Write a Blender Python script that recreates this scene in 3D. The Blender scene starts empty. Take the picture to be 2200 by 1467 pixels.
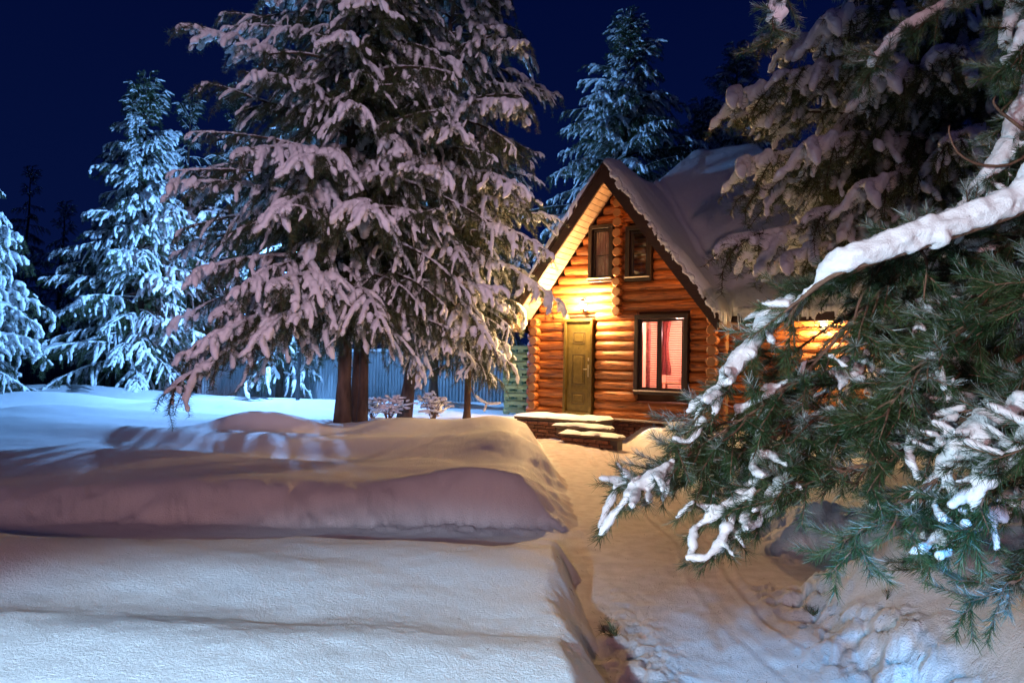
import bpy, math, random
import numpy as np
from mathutils import Vector, Matrix, Euler

R = math.radians
scene = bpy.context.scene
COL = scene.collection

# ------------------------------------------------------------------ camera
F = 1467.0                       # focal length in photo pixels (24 mm on full frame)
CAM = np.array([0.0, 0.0, 1.5])
PITCH, ROLL = R(2.3), R(1.35)
cam_data = bpy.data.cameras.new('camera')
cam_data.lens = 24.0
cam_data.sensor_width = 36.0
cam_data.clip_start = 0.05
cam_data.clip_end = 2000.0
cam = bpy.data.objects.new('camera', cam_data)
COL.objects.link(cam)
CAM_ROT = Euler((R(90) + PITCH, 0, 0)).to_matrix() @ Matrix.Rotation(ROLL, 3, 'Z')
cam.matrix_world = Matrix.Translation(Vector(CAM)) @ CAM_ROT.to_4x4()
scene.camera = cam
CR = np.array([list(r) for r in CAM_ROT])


def at(px, py, d):
    """world point seen at photo pixel (px, py), d metres along the view axis"""
    return CAM + CR @ np.array([(px - 1100) / F * d, (733.5 - py) / F * d, -d])


# ------------------------------------------------------------------ night sky
world = bpy.data.worlds.new('World')
scene.world = world
world.use_nodes = True
wn = world.node_tree
wn.nodes.clear()
w_out = wn.nodes.new('ShaderNodeOutputWorld')
w_bg = wn.nodes.new('ShaderNodeBackground')
w_tc = wn.nodes.new('ShaderNodeTexCoord')
w_sep = wn.nodes.new('ShaderNodeSeparateXYZ')
w_ramp = wn.nodes.new('ShaderNodeValToRGB')
wn.links.new(w_tc.outputs['Generated'], w_sep.inputs[0])
wn.links.new(w_sep.outputs['Z'], w_ramp.inputs[0])
e = w_ramp.color_ramp.elements
e[0].position = 0.0
e[0].color = (0.0022, 0.0068, 0.046, 1)
e[1].position = 1.0
e[1].color = (0.0006, 0.0018, 0.015, 1)
m_ = e.new(0.5)
m_.color = (0.0006, 0.0032, 0.032, 1)
w_bg.inputs['Strength'].default_value = 1.0
wn.links.new(w_ramp.outputs[0], w_bg.inputs['Color'])
wn.links.new(w_bg.outputs[0], w_out.inputs[0])

# ------------------------------------------------------------------ unseen lamps outside the frame or behind the trees, plus an added blue spot


def lamp(name, kind, loc, color, energy, size=0.1, target=None, spot=None, blend=0.5):
    ld = bpy.data.lights.new(name, kind)
    ld.color = color
    ld.energy = energy
    if kind != 'SUN':
        ld.shadow_soft_size = size
    if kind == 'SPOT':
        ld.spot_size = spot
        ld.spot_blend = blend
    o = bpy.data.objects.new(name, ld)
    o.location = Vector(loc)
    if target is not None:
        o.rotation_euler = (Vector(target) - Vector(loc)).to_track_quat('-Z', 'Y').to_euler()
    COL.objects.link(o)
    return o


FLOOD = np.array([-6.3, 19.2, 4.9])
lamp('tree_street_light', 'SPOT', (3.0, -16.0, 6.0), (1.0, 0.70, 0.94), 10000, 0.3, (-3.3, 12.5, 4.6), R(21), 0.55)
lamp('path_street_light', 'SPOT', (-2.5, -15.0, 5.5), (1.0, 0.53, 0.54), 4600, 0.3, (-0.4, 6.0, 0.2), R(39), 1.0)
lamp('flood_light', 'POINT', FLOOD, (0.19, 0.46, 1.0), 5000, 0.12)
lamp('work_lamp_light', 'SPOT', (-1.2, -0.4, 1.5), (0.46, 0.74, 1.0), 1150, 0.05, (-1.12, .52, 0), R(98), 0.22)
lamp('branch_lamp_light', 'SPOT', (-1.9, -0.9, 1.6), (0.70, 0.86, 1.0), 820, 0.05, (2.75, 2.6, 0.95), R(50), 0.7)
lamp('added_blue_spot', 'SPOT', (0.7, -1.6, 2.7), (0.05, 0.45, 1.0), 2300, 0.06, (1.38, 3.1, 0.0), R(17), 0.9)  # added unseen spot that tints the path floor blue

scene.view_settings.view_transform = 'Standard'
scene.view_settings.look = 'None'
scene.view_settings.exposure = 0.0
scene.view_settings.gamma = 1.0
scene.view_settings.use_curve_mapping = False
scene.render.engine = 'CYCLES'
cy = scene.cycles
cy.use_denoising = True
cy.max_bounces = 5
cy.diffuse_bounces = 3
cy.glossy_bounces = 2
cy.transmission_bounces = 3
cy.transparent_max_bounces = 8
cy.sample_clamp_indirect = 6.0
cy.caustics_reflective = False
cy.caustics_refractive = False

# ------------------------------------------------------------------ noise


def _hash(ix, iy, iz, seed):
    h = (ix.astype(np.int64) * 374761393 + iy.astype(np.int64) * 668265263
         + iz.astype(np.int64) * 2147483647 + seed * 1274126177) & 0xFFFFFFFF
    h = ((h ^ (h >> 13)) * 1274126177) & 0xFFFFFFFF
    h = ((h ^ (h >> 16)) * 2246822519) & 0xFFFFFFFF
    return ((h ^ (h >> 15)) & 0xFFFFFF) / float(0xFFFFFF)


def vnoise(x, y, z=None, seed=0):
    """smooth value noise in -1..1"""
    x = np.asarray(x, float)
    y = np.asarray(y, float)
    z = np.zeros_like(x) if z is None else np.asarray(z, float)
    ix, iy, iz = np.floor(x), np.floor(y), np.floor(z)
    fx, fy, fz = x - ix, y - iy, z - iz
    fx, fy, fz = [f * f * f * (f * (f * 6 - 15) + 10) for f in (fx, fy, fz)]
    r = 0
    for a in (0, 1):
        wa = fx if a else 1 - fx
        for b in (0, 1):
            wb = fy if b else 1 - fy
            for c in (0, 1):
                wc = fz if c else 1 - fz
                r = r + wa * wb * wc * _hash(ix + a, iy + b, iz + c, seed)
    return r * 2 - 1


def fbm(x, y, z=None, oct=4, seed=0, gain=0.5):
    r, a, f = 0, 1.0, 1.0
    for k in range(oct):
        r = r + a * vnoise(x * f + 17.3 * k, y * f - 9.1 * k, None if z is None else z * f, seed + k)
        a *= gain
        f *= 2.03
    return r


def domes(x, y, cell, seed, fill=1.0):
    """rounded lumps: 0 between them, up to 1 on top of each"""
    gx, gy = x / cell, y / cell
    ix, iy = np.floor(gx), np.floor(gy)
    best = np.zeros_like(x)
    z = np.zeros_like(x)
    for a in (-1, 0, 1):
        for b in (-1, 0, 1):
            cx, cyy = ix + a, iy + b
            px = cx + _hash(cx, cyy, z, seed)
            py = cyy + _hash(cx, cyy, z + 1, seed)
            rr = 0.35 + 0.55 * _hash(cx, cyy, z + 2, seed)
            on = _hash(cx, cyy, z + 3, seed) < fill
            d2 = ((gx - px) ** 2 + (gy - py) ** 2) / rr ** 2
            best = np.maximum(best, np.where(on, np.sqrt(np.clip(1 - d2, 0, 1)) * rr, 0))
    return best


def sstep(a, b, x):
    t = np.clip((x - a) / (b - a), 0, 1)
    return t * t * (3 - 2 * t)


# ------------------------------------------------------------------ mesh helpers
class MB:
    """collects vertices and faces; build() links them as ONE mesh object"""

    def __init__(self):
        self.v, self.f, self.m, self.n = [], [], [], 0

    def add(self, V, Fs, mi=0):
        V = np.asarray(V, float).reshape(-1, 3)
        base = self.n
        self.v.append(V)
        for f in Fs:
            self.f.append([base + i for i in f])
            self.m.append(mi)
        self.n += len(V)

    def box(self, c, s, rot=None, mi=0, bevel=0.0):
        c = np.asarray(c, float)
        hx, hy, hz = [q / 2 for q in s]
        if bevel > 0:
            b = min(bevel, hx * .9, hy * .9, hz * .9)
            V, idx = [], {}
            for sx in (-1, 1):
                for sy in (-1, 1):
                    for sz in (-1, 1):
                        for ax in range(3):
                            p = [sx * hx, sy * hy, sz * hz]
                            for k in range(3):
                                if k != ax:
                                    p[k] -= (sx, sy, sz)[k] * b
                            idx[(sx, sy, sz, ax)] = len(V)
                            V.append(p)
            Fs = []
            for ax in range(3):
                o1, o2 = [k for k in range(3) if k != ax]
                for sg in (-1, 1):
                    q = []
                    for a, bb in ((-1, -1), (1, -1), (1, 1), (-1, 1)):
                        s3 = [0, 0, 0]
                        s3[ax], s3[o1], s3[o2] = sg, a, bb
                        q.append(idx[(s3[0], s3[1], s3[2], ax)])
                    Fs.append(q)
            for ax in range(3):      # edge strips along ax
                o1, o2 = [k for k in range(3) if k != ax]
                for a in (-1, 1):
                    for bb in (-1, 1):
                        q = []
                        for sg, fa in ((-1, o1), (1, o1), (1, o2), (-1, o2)):
                            s3 = [0, 0, 0]
                            s3[ax], s3[o1], s3[o2] = sg, a, bb
                            q.append(idx[(s3[0], s3[1], s3[2], fa)])
                        Fs.append(q)
            for sx in (-1, 1):
                for sy in (-1, 1):
                    for sz in (-1, 1):
                        Fs.append([idx[(sx, sy, sz, k)] for k in range(3)])
        else:
            V = [(x, y, z) for x in (-hx, hx) for y in (-hy, hy) for z in (-hz, hz)]
            Fs = [(0, 1, 3, 2), (4, 6, 7, 5), (0, 4, 5, 1), (2, 3, 7, 6), (0, 2, 6, 4), (1, 5, 7, 3)]
        V = np.array(V, float)
        if rot is not None:
            V = V @ np.array([list(r) for r in rot.to_3x3()]).T
        self.add(V + c, Fs, mi)
        return self

    def tube(self, P, r, n=6, mi=0, caps=True):
        V, Fs = tube_arrays(P, r, n, caps)
        self.add(V, Fs, mi)
        return self

    def prism(self, poly, a, b, axis=1, mi=0):
        """polygon (list of 2-D points) extruded from a to b along axis"""
        n = len(poly)
        V = []
        for q in (a, b):
            for p in poly:
                t = [p[0], p[1]]
                t.insert(axis, q)
                V.append(t)
        Fs = [tuple(range(n)), tuple(range(2 * n - 1, n - 1, -1))]
        for i in range(n):
            j = (i + 1) % n
            Fs.append((i, i + n, j + n, j))
        self.add(V, Fs, mi)
        return self

    def mesh(self, name, mats, smooth=False, fix=True):
        V = np.concatenate(self.v) if self.v else np.zeros((0, 3))
        me = bpy.data.meshes.new(name)
        me.from_pydata(V.tolist(), [], self.f)
        mats = mats if isinstance(mats, (list, tuple)) else [mats]
        for m in mats:
            me.materials.append(m)
        if len(mats) > 1:
            me.polygons.foreach_set('material_index', self.m)
        if fix:
            import bmesh
            bm = bmesh.new()
            bm.from_mesh(me)
            bmesh.ops.recalc_face_normals(bm, faces=bm.faces)
            bm.to_mesh(me)
            bm.free()
        if smooth:
            me.polygons.foreach_set('use_smooth', [True] * len(me.polygons))
        me.update()
        return me

    def build(self, name, mats, parent=None, smooth=False, loc=None, fix=True):
        return link(name, self.mesh(name, mats, smooth, fix), parent, loc)


def tube_arrays(P, r, n=6, caps=True):
    P = np.asarray(P, float)
    k = len(P)
    r = np.full(k, r, float) if np.isscalar(r) else np.asarray(r, float)
    T = np.gradient(P, axis=0)
    T /= np.linalg.norm(T, axis=1)[:, None] + 1e-9
    up = np.array([0, 0, 1.0]) if abs(T[0][2]) < 0.9 else np.array([1.0, 0, 0])
    a = np.cross(T[0], up)
    a /= np.linalg.norm(a)
    V = []
    ang = np.linspace(0, 2 * math.pi, n, endpoint=False)
    ca, sa = np.cos(ang)[:, None], np.sin(ang)[:, None]
    for i in range(k):
        a = a - T[i] * a.dot(T[i])
        a /= np.linalg.norm(a) + 1e-9
        b = np.cross(T[i], a)
        V.append(P[i] + r[i] * (ca * a + sa * b))
    V = np.concatenate(V)
    Fs = []
    for i in range(k - 1):
        for j in range(n):
            j2 = (j + 1) % n
            Fs.append((i * n + j, i * n + j2, (i + 1) * n + j2, (i + 1) * n + j))
    if caps:
        Fs.append(tuple(range(n - 1, -1, -1)))
        Fs.append(tuple(range((k - 1) * n, k * n)))
    return V, Fs


def link(name, data, parent=None, loc=None):
    o = bpy.data.objects.new(name, data)
    COL.objects.link(o)
    if parent is not None:
        o.parent = parent
    if loc is not None:
        o.location = Vector(loc)
    return o


def tag(o, label=None, cat=None, group=None, kind=None):
    if label:
        o['label'] = label
    if cat:
        o['category'] = cat
    if group:
        o['group'] = group
    if kind:
        o['kind'] = kind
    return o


def empty(name, loc=(0, 0, 0), rz=0.0, parent=None):
    o = bpy.data.objects.new(name, None)
    o.empty_display_size = 0.2
    o.location = Vector(loc)
    o.rotation_euler = (0, 0, rz)
    COL.objects.link(o)
    if parent is not None:
        o.parent = parent
    return o


def raw_mesh(name, V, faces, mat, smooth=True):
    """fast mesh from an (n,3) or (n,4) face array"""
    me = bpy.data.meshes.new(name)
    V = np.ascontiguousarray(V, dtype=np.float32)
    faces = np.ascontiguousarray(faces, dtype=np.int32)
    k = faces.shape[1]
    me.vertices.add(len(V))
    me.vertices.foreach_set('co', V.ravel())
    me.loops.add(faces.size)
    me.loops.foreach_set('vertex_index', faces.ravel())
    me.polygons.add(len(faces))
    me.polygons.foreach_set('loop_start', np.arange(0, faces.size, k, dtype=np.int32))
    me.polygons.foreach_set('loop_total', np.full(len(faces), k, dtype=np.int32))
    if smooth:
        me.polygons.foreach_set('use_smooth', np.ones(len(faces), dtype=bool))
    me.materials.append(mat)
    me.update(calc_edges=True)
    return me


# ------------------------------------------------------------------ materials
def new_mat(name):
    m = bpy.data.materials.new(name)
    m.use_nodes = True
    nt = m.node_tree
    b = nt.nodes['Principled BSDF']
    return m, nt, b


def simple(name, color, rough=0.6, metal=0.0, noise=None, bump=0.0, scale=8.0, stretch=(1, 1, 1), rand=0.0, spec=0.5):
    """colour with an optional second colour by noise, bump and per-object variation"""
    m, nt, b = new_mat(name)
    b.inputs['Roughness'].default_value = rough
    b.inputs['Metallic'].default_value = metal
    b.inputs['Specular IOR Level'].default_value = spec
    tc = nt.nodes.new('ShaderNodeTexCoord')
    mp = nt.nodes.new('ShaderNodeMapping')
    mp.inputs['Scale'].default_value = stretch
    nz = nt.nodes.new('ShaderNodeTexNoise')
    nz.inputs['Scale'].default_value = scale
    nz.inputs['Detail'].default_value = 5
    nt.links.new(tc.outputs['Object'], mp.inputs[0])
    nt.links.new(mp.outputs[0], nz.inputs['Vector'])
    last = None
    if noise:
        rp = nt.nodes.new('ShaderNodeValToRGB')
        rp.color_ramp.elements[0].position = 0.35
        rp.color_ramp.elements[1].position = 0.68
        rp.color_ramp.elements[0].color = (*color, 1)
        rp.color_ramp.elements[1].color = (*noise, 1)
        nt.links.new(nz.outputs[0], rp.inputs[0])
        last = rp.outputs[0]
    if rand:
        oi = nt.nodes.new('ShaderNodeObjectInfo')
        hs = nt.nodes.new('ShaderNodeHueSaturation')
        mr = nt.nodes.new('ShaderNodeMapRange')
        mr.inputs['To Min'].default_value = 1 - rand
        mr.inputs['To Max'].default_value = 1 + rand
        nt.links.new(oi.outputs['Random'], mr.inputs['Value'])
        nt.links.new(mr.outputs[0], hs.inputs['Value'])
        hs.inputs['Color'].default_value = (*color, 1)
        if last:
            nt.links.new(last, hs.inputs['Color'])
        last = hs.outputs[0]
    if last:
        nt.links.new(last, b.inputs['Base Color'])
    else:
        b.inputs['Base Color'].default_value = (*color, 1)
    if bump:
        bp = nt.nodes.new('ShaderNodeBump')
        bp.inputs['Strength'].default_value = bump
        bp.inputs['Distance'].default_value = 0.01
        nt.links.new(nz.outputs[0], bp.inputs['Height'])
        nt.links.new(bp.outputs[0], b.inputs['Normal'])
    return m


def snow_material(name, scale=60.0, dist=0.006, strength=0.7, color=(0.86, 0.88, 0.9)):
    m, nt, b = new_mat(name)
    b.inputs['Base Color'].default_value = (*color, 1)
    b.inputs['Roughness'].default_value = 0.55
    b.inputs['Specular IOR Level'].default_value = 0.35
    tc = nt.nodes.new('ShaderNodeTexCoord')
    n1 = nt.nodes.new('ShaderNodeTexNoise')
    n1.inputs['Scale'].default_value = scale
    n1.inputs['Detail'].default_value = 6
    n1.inputs['Roughness'].default_value = 0.7
    nt.links.new(tc.outputs['Object'], n1.inputs['Vector'])
    bp = nt.nodes.new('ShaderNodeBump')
    bp.inputs['Strength'].default_value = strength
    bp.inputs['Distance'].default_value = dist
    nt.links.new(n1.outputs[0], bp.inputs['Height'])
    nt.links.new(bp.outputs[0], b.inputs['Normal'])
    return m, nt, b, n1, tc


SNOW = snow_material('snow_on_boughs', 30.0, 0.02, 0.5)[0]
SNOWF = snow_material('snow_close', 130.0, 0.006, 0.8)[0]
SNOWR = snow_material('snow_on_roof', 14.0, 0.03, 0.6)[0]


def needle_material(name, c1, c2, frost=0.0):
    m, nt, b = new_mat(name)
    b.inputs['Roughness'].default_value = 0.45
    tc = nt.nodes.new('ShaderNodeTexCoord')
    nz = nt.nodes.new('ShaderNodeTexNoise')
    nz.inputs['Scale'].default_value = 5.0
    nt.links.new(tc.outputs['Object'], nz.inputs['Vector'])
    rp = nt.nodes.new('ShaderNodeValToRGB')
    rp.color_ramp.elements[0].position = 0.35
    rp.color_ramp.elements[1].position = 0.65
    rp.color_ramp.elements[0].color = (*c1, 1)
    rp.color_ramp.elements[1].color = (*c2, 1)
    nt.links.new(nz.outputs[0], rp.inputs[0])
    last = rp.outputs[0]
    if frost:
        at_ = nt.nodes.new('ShaderNodeAttribute')
        at_.attribute_name = 'frost'
        mx = nt.nodes.new('ShaderNodeMix')
        mx.data_type = 'RGBA'
        nt.links.new(at_.outputs['Fac'], mx.inputs['Factor'])
        nt.links.new(last, mx.inputs['A'])
        mx.inputs['B'].default_value = (0.50, 0.55, 0.56, 1)
        last = mx.outputs['Result']
    nt.links.new(last, b.inputs['Base Color'])
    return m


NEEDLE = needle_material('pine_needles', (0.028, 0.055, 0.018), (0.07, 0.10, 0.03))
NEEDLEF = needle_material('pine_needles_close', (0.013, 0.045, 0.014), (0.042, 0.075, 0.022), 1.0)
BARK = simple('bark', (0.045, 0.027, 0.018), 0.9, noise=(0.12, 0.075, 0.05), bump=1.0, scale=9, stretch=(1, 1, .25))
TWIG = simple('twig_bark', (0.10, 0.05, 0.03), 0.8, noise=(0.19, 0.10, 0.06), bump=.5, scale=30)

# ------------------------------------------------------------------ snow ground
def poly_sdf(x, y, pts):
    d = np.full_like(x, 1e9)
    for (ax, ay, ar), (bx, by, br) in zip(pts[:-1], pts[1:]):
        dx, dy = bx - ax, by - ay
        t = np.clip(((x - ax) * dx + (y - ay) * dy) / (dx * dx + dy * dy), 0, 1)
        d = np.minimum(d, np.hypot(x - ax - dx * t, y - ay - dy * t) - (ar + (br - ar) * t))
    return d


MAIN_PATH = [(1.05, -8, .6), (1.08, 2.4, .60), (1.12, 3.6, .62), (1.2, 4.6, .68), (1.42, 6.2, .82), (1.34, 8.0, .68),
             (1.33, 9.6, .60), (1.34, 11.4, .60), (1.45, 13.6, .95)]
LEFT_CROSS = [(1.2, 5.85, .52), (-4, 5.75, .50), (-30, 5.6, .6)]
RIGHT_CROSS = [(1.6, 5.35, .5), (3.0, 5.15, .42), (4.5, 5.4, .4), (12, 7.5, .5)]
YARD = [(0.7, 14.2, .5), (1.2, 13.2, .6), (2.7, 12.2, .45)]
HEAPS = [   # x, y, sx, sy, height, rotation
    (-4.2, 11.4, .85, .34, .40, .0), (-3.4, 11.5, .5, .35, .12, 0),
    (-1.9, 11.6, 1.1, .9, .20, .2), (-.3, 11.2, .7, .9, .24, .0), (-.1, 9.4, .5, .9, .14, 0), (-1.3, 10.0, 1.4, .3, .06, .1),
    (-.35, 6.9, .8, .45, .20, 0), (-2.2, 6.9, 1.0, .4, .05, 0), (-9, 8.5, 2.5, .8, .12, 0),
    (2.75, 11.4, .42, .8, .42, -.3), (2.45, 9.9, .4, .8, .12, 0), (3.6, 9.2, .9, .9, .20, 0), (4.4, 8.0, 1.2, .6, .12, 0),
    (2.7, 7.4, .35, .35, .10, 0), (3.1, 4.2, 1.0, .35, .14, .1), (3.0, 3.7, .5, .3, .06, .3), (2.6, 2.9, .5, .3, .05, 0),
    (-10, 14.5, 1.2, .6, .18, 0), (-7.5, 16.5, 1.6, .6, .22, 0), (-12.5, 18, 2.0, .8, .25, 0), (-4.6, 17.2, 2.0, .6, .18, 0),
    (-2.2, 17.8, 1.6, .6, .22, 0), (-8.5, 12.2, 1.0, .35, .09, 0), (-14, 22, 3, 1.0, .3, 0),
]


def ground_height(x, y):
    sd_main = poly_sdf(x, y, MAIN_PATH)
    sd_l = poly_sdf(x, y, LEFT_CROSS)
    sd_r = poly_sdf(x, y, RIGHT_CROSS)
    sd_y = poly_sdf(x, y, YARD)
    calm = np.where(y < 5, .65, 1.0)
    wob = .12 * calm * vnoise(x * 1.1, y * 1.1, seed=3) + .03 * vnoise(x * 4, y * 4, seed=4) + .006 * vnoise(x * 14, y * 14, seed=5)
    sd = np.minimum(np.minimum(sd_main, sd_y), np.minimum(sd_l, sd_r)) + wob
    left = x < 1.3
    sd = sd + np.where(left & (y > 5), .05 * vnoise(x * 1.6, y * 1.2, seed=8) + .035 * vnoise(x * 6, y * 6, seed=9) + .014 * fbm(x * 16, y * 16, oct=2, seed=10), 0)
    # level of the undisturbed snow
    H = np.where(left, np.where(y > 5.8, .245, .31) + (.06 + .07 * sstep(-3, 0, x)) * sstep(5.2, 6.8, y) + .03 * sstep(7, 12, y), .36 + .12 * sstep(5.0, 4.4, y))
    H = H + .05 * sstep(10, 25, y)
    H = H + .03 * sstep(0, -6, x) * (y < 5.5)
    for hx, hy, sx, sy, a, rot in HEAPS:
        c, s = math.cos(rot), math.sin(rot)
        dx, dy = x - hx, y - hy
        q = ((dx * c + dy * s) / sx) ** 2 + ((-dx * s + dy * c) / sy) ** 2
        H = H + a * np.exp(-q)
    far = sstep(6, 30, np.hypot(x, y))
    # two soft furrows across the near bank
    nb = sstep(.55, .0, x) * sstep(5.6, 5.0, y)
    yy = y + .30 * vnoise(x * .5, y * 0, seed=16) + .08 * vnoise(x * 1.7, y * 0, seed=19) - .10 * x
    n16 = .5 + .5 * vnoise(x * .45 + 9, y * .3, seed=17)
    n18 = .5 + .5 * vnoise(x * .38 + 2, y * .2, seed=18)
    H = H + nb * (.045 * np.exp(-((yy - 2.9) / .30) ** 2) - .065 * n16 * np.exp(-((yy - 3.45) / (.26 + .12 * n18)) ** 2) + .05 * np.exp(-((yy - 4.35) / .4) ** 2))
    # long wind-shaped swells lying across the view
    H = H + .085 * vnoise(x * .25 + 3, y * .95 + .25 * x, seed=11) * (1 - .4 * far)
    H = H + .02 * vnoise(x * .7, y * 2.4 + .5 * x, seed=12) * (1 - .5 * far)
    H = H + .008 * fbm(x * 3.1, y * 4.2, oct=4, seed=13) * (1 - far)
    H = H + .25 * vnoise(x * .06, y * .06, seed=14) * far
    H = H + .0016 * fbm(x * 14, y * 14, oct=3, seed=15) * sstep(14, 5, np.hypot(x, y))
    H = np.maximum(H, .08)
    width = np.where(left, .60, .62) * (1 + .25 * vnoise(x * .8, y * .8, seed=6))
    width = np.where((sd_main < np.minimum(sd_l, sd_r)) & left & (y < 5), .24, width)
    k = np.clip(sd / width, 0, 1)
    prof = 1 - (1 - k) ** 2.0
    prof = .5 * prof + .5 * k * k * (3 - 2 * k)
    prof = prof + .03 * np.exp(-((sd - width * 1.25) / .22) ** 2)      # a lip where snow was thrown up
    base = H * prof
    # crumbled rubble at the foot of the banks
    foot = np.exp(-((sd - .06) / .20) ** 2)
    wx, wy = x + .03 * vnoise(x * 14, y * 14, seed=24), y + .03 * vnoise(x * 14, y * 14, seed=25)
    rub = domes(wx, wy, .10, 21, .8) * .05 + domes(wx, wy, .045, 22, .9) * .022 + domes(wx, wy, .20, 23, .5) * .02 + domes(wx + 1, wy, .028, 28, .9) * .008 + .004 * fbm(x * 16, y * 16, oct=2, seed=26)
    m1 = np.exp(-(((x - 2.55) / .55) ** 2 + ((y - 6.2) / .55) ** 2))
    m2 = np.exp(-(((x - 1.88) / .22) ** 2 + ((y - 3.5) / .75) ** 2))
    m2b = np.exp(-(((x - 2.0) / .35) ** 2 + ((y - 4.55) / .30) ** 2))
    m3 = np.exp(-(((x - .72) / .20) ** 2 + ((y - 3.4) / 1.0) ** 2)) * .75
    m4 = np.exp(-(((x + .6) / 1.6) ** 2 + ((y - 6.38) / .12) ** 2)) * .5
    mask = np.clip(m1 + 1.35 * m2 + m2b + m3 + m4 + .25 * foot * (.5 + .5 * vnoise(x * 1.5, y * 1.5, seed=27)), 0, 1.4)
    base = base + rub * mask * 1.15 + .05 * np.clip(m2 + m1, 0, 1)
    # trodden floor: streaks, tracks and prints
    on = sstep(.1, -.12, sd)
    fl = .003 * fbm(x * 9, y * 9, oct=4, seed=31) + .003 * fbm(x * 5 + y * 3, y * 16 - x * 3, oct=3, seed=32) + .006 * vnoise(x * 2.2, y * 2.2, seed=33)
    for off, dep in ((.02, .015), (.30, .015)):
        cx = np.interp(y, [2, 3.2, 4.2, 5.0, 6.0, 8, 11, 14], [1.65, 1.42, 1.30, 1.34, 1.50, 1.42, 1.34, 1.45]) + off
        dep = dep * (.75 + .5 * vnoise(x * .9 + off * 30, y * .9, seed=41))
        fl = fl - dep * np.exp(-((x - cx) / .028) ** 2) + dep * .7 * np.exp(-((np.abs(x - cx) - .06) / .025) ** 2)
    prints = domes(x * 1.5, y, .30, 35, .35)
    fl = fl - .006 * np.clip(prints * 2 - .35, 0, .5) * sstep(.0, -.3, sd_main) * (.5 + .5 * vnoise(x, y, seed=36))
    base = base + on * fl
    base = base + .15 * np.exp(-((x - 1.2) / 1.0) ** 2 - ((y - 13.6) / 1.3) ** 2) * np.clip(1 - prof, 0, 1)
    return base


def make_ground():
    import itertools
    # polar sheet round the camera: fine in view, coarse elsewhere
    a_front = np.linspace(-42, 42, 760)
    a_back = np.linspace(42, 318, 90)[1:-1]
    ang = np.radians(np.concatenate([a_front, a_back]))
    r = np.concatenate([[0.25, .6, 1.0, 1.4, 1.7], np.geomspace(1.9, 32, 430), np.geomspace(32, 900, 50)[1:]])
    A, RR = np.meshgrid(ang, r)
    X, Y = RR * np.sin(A), RR * np.cos(A)
    Z = ground_height(X.ravel(), Y.ravel()).reshape(X.shape)
    n, k = X.shape
    V = np.stack([X, Y, Z], -1).reshape(-1, 3)
    i, j = np.meshgrid(np.arange(n - 1), np.arange(k), indexing='ij')
    j2 = (j + 1) % k
    q = np.stack([i * k + j, (i + 1) * k + j, (i + 1) * k + j2, i * k + j2], -1).reshape(-1, 4)
    m, nt, b, n1, tc = snow_material('snow_ground', 70.0, 0.016, 0.9)
    # the trodden floor is greyer, dirtier snow with needle litter
    n2 = nt.nodes.new('ShaderNodeTexNoise')
    n2.inputs['Scale'].default_value = 300
    n2.inputs['Detail'].default_value = 2
    nt.links.new(tc.outputs['Object'], n2.inputs['Vector'])
    at_ = nt.nodes.new('ShaderNodeAttribute')
    at_.attribute_name = 'trodden'
    n3 = nt.nodes.new('ShaderNodeTexNoise')
    n3.inputs['Scale'].default_value = 7
    n3.inputs['Detail'].default_value = 8
    nt.links.new(tc.outputs['Object'], n3.inputs['Vector'])
    rp = nt.nodes.new('ShaderNodeValToRGB')
    rp.color_ramp.elements[0].position = .38
    rp.color_ramp.elements[0].color = (.55, .47, .46, 1)
    rp.color_ramp.elements[1].position = .62
    rp.color_ramp.elements[1].color = (.68, .60, .59, 1)
    nt.links.new(n3.outputs[0], rp.inputs[0])
    mx = nt.nodes.new('ShaderNodeMix')
    mx.data_type = 'RGBA'
    mx.inputs['A'].default_value = (.87, .885, .9, 1)
    nt.links.new(at_.outputs['Fac'], mx.inputs['Factor'])
    nt.links.new(rp.outputs[0], mx.inputs['B'])
    nt.links.new(mx.outputs['Result'], b.inputs['Base Color'])
    me = raw_mesh('snow_ground', V, q[:, ::-1], m)
    sdm = np.minimum(poly_sdf(V[:, 0], V[:, 1], MAIN_PATH), np.minimum(poly_sdf(V[:, 0], V[:, 1], YARD), poly_sdf(V[:, 0], V[:, 1], RIGHT_CROSS)))
    tr = sstep(.16, -.1, sdm + .08 * vnoise(V[:, 0] * 4, V[:, 1] * 4, seed=40)).astype(np.float32)
    a = me.attributes.new('trodden', 'FLOAT', 'POINT')
    a.data.foreach_set('value', tr)
    # face up
    g = link('snow_ground', me)
    if me.polygons[1000].normal.z < 0:
        me.flip_normals()
    tag(g, kind='structure')
    return g


make_ground()


def gz(x, y):
    return float(ground_height(np.array([float(x)]), np.array([float(y)]))[0])

# ------------------------------------------------------------------ log house
rng = np.random.default_rng(7)
HU = math.atan2(-.555, .83)
HOUSE = empty('log_house', (2.2, 14.2, 0), HU)
tag(HOUSE, 'orange log house with steep snow covered gable roof beyond the path', 'house')


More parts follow.
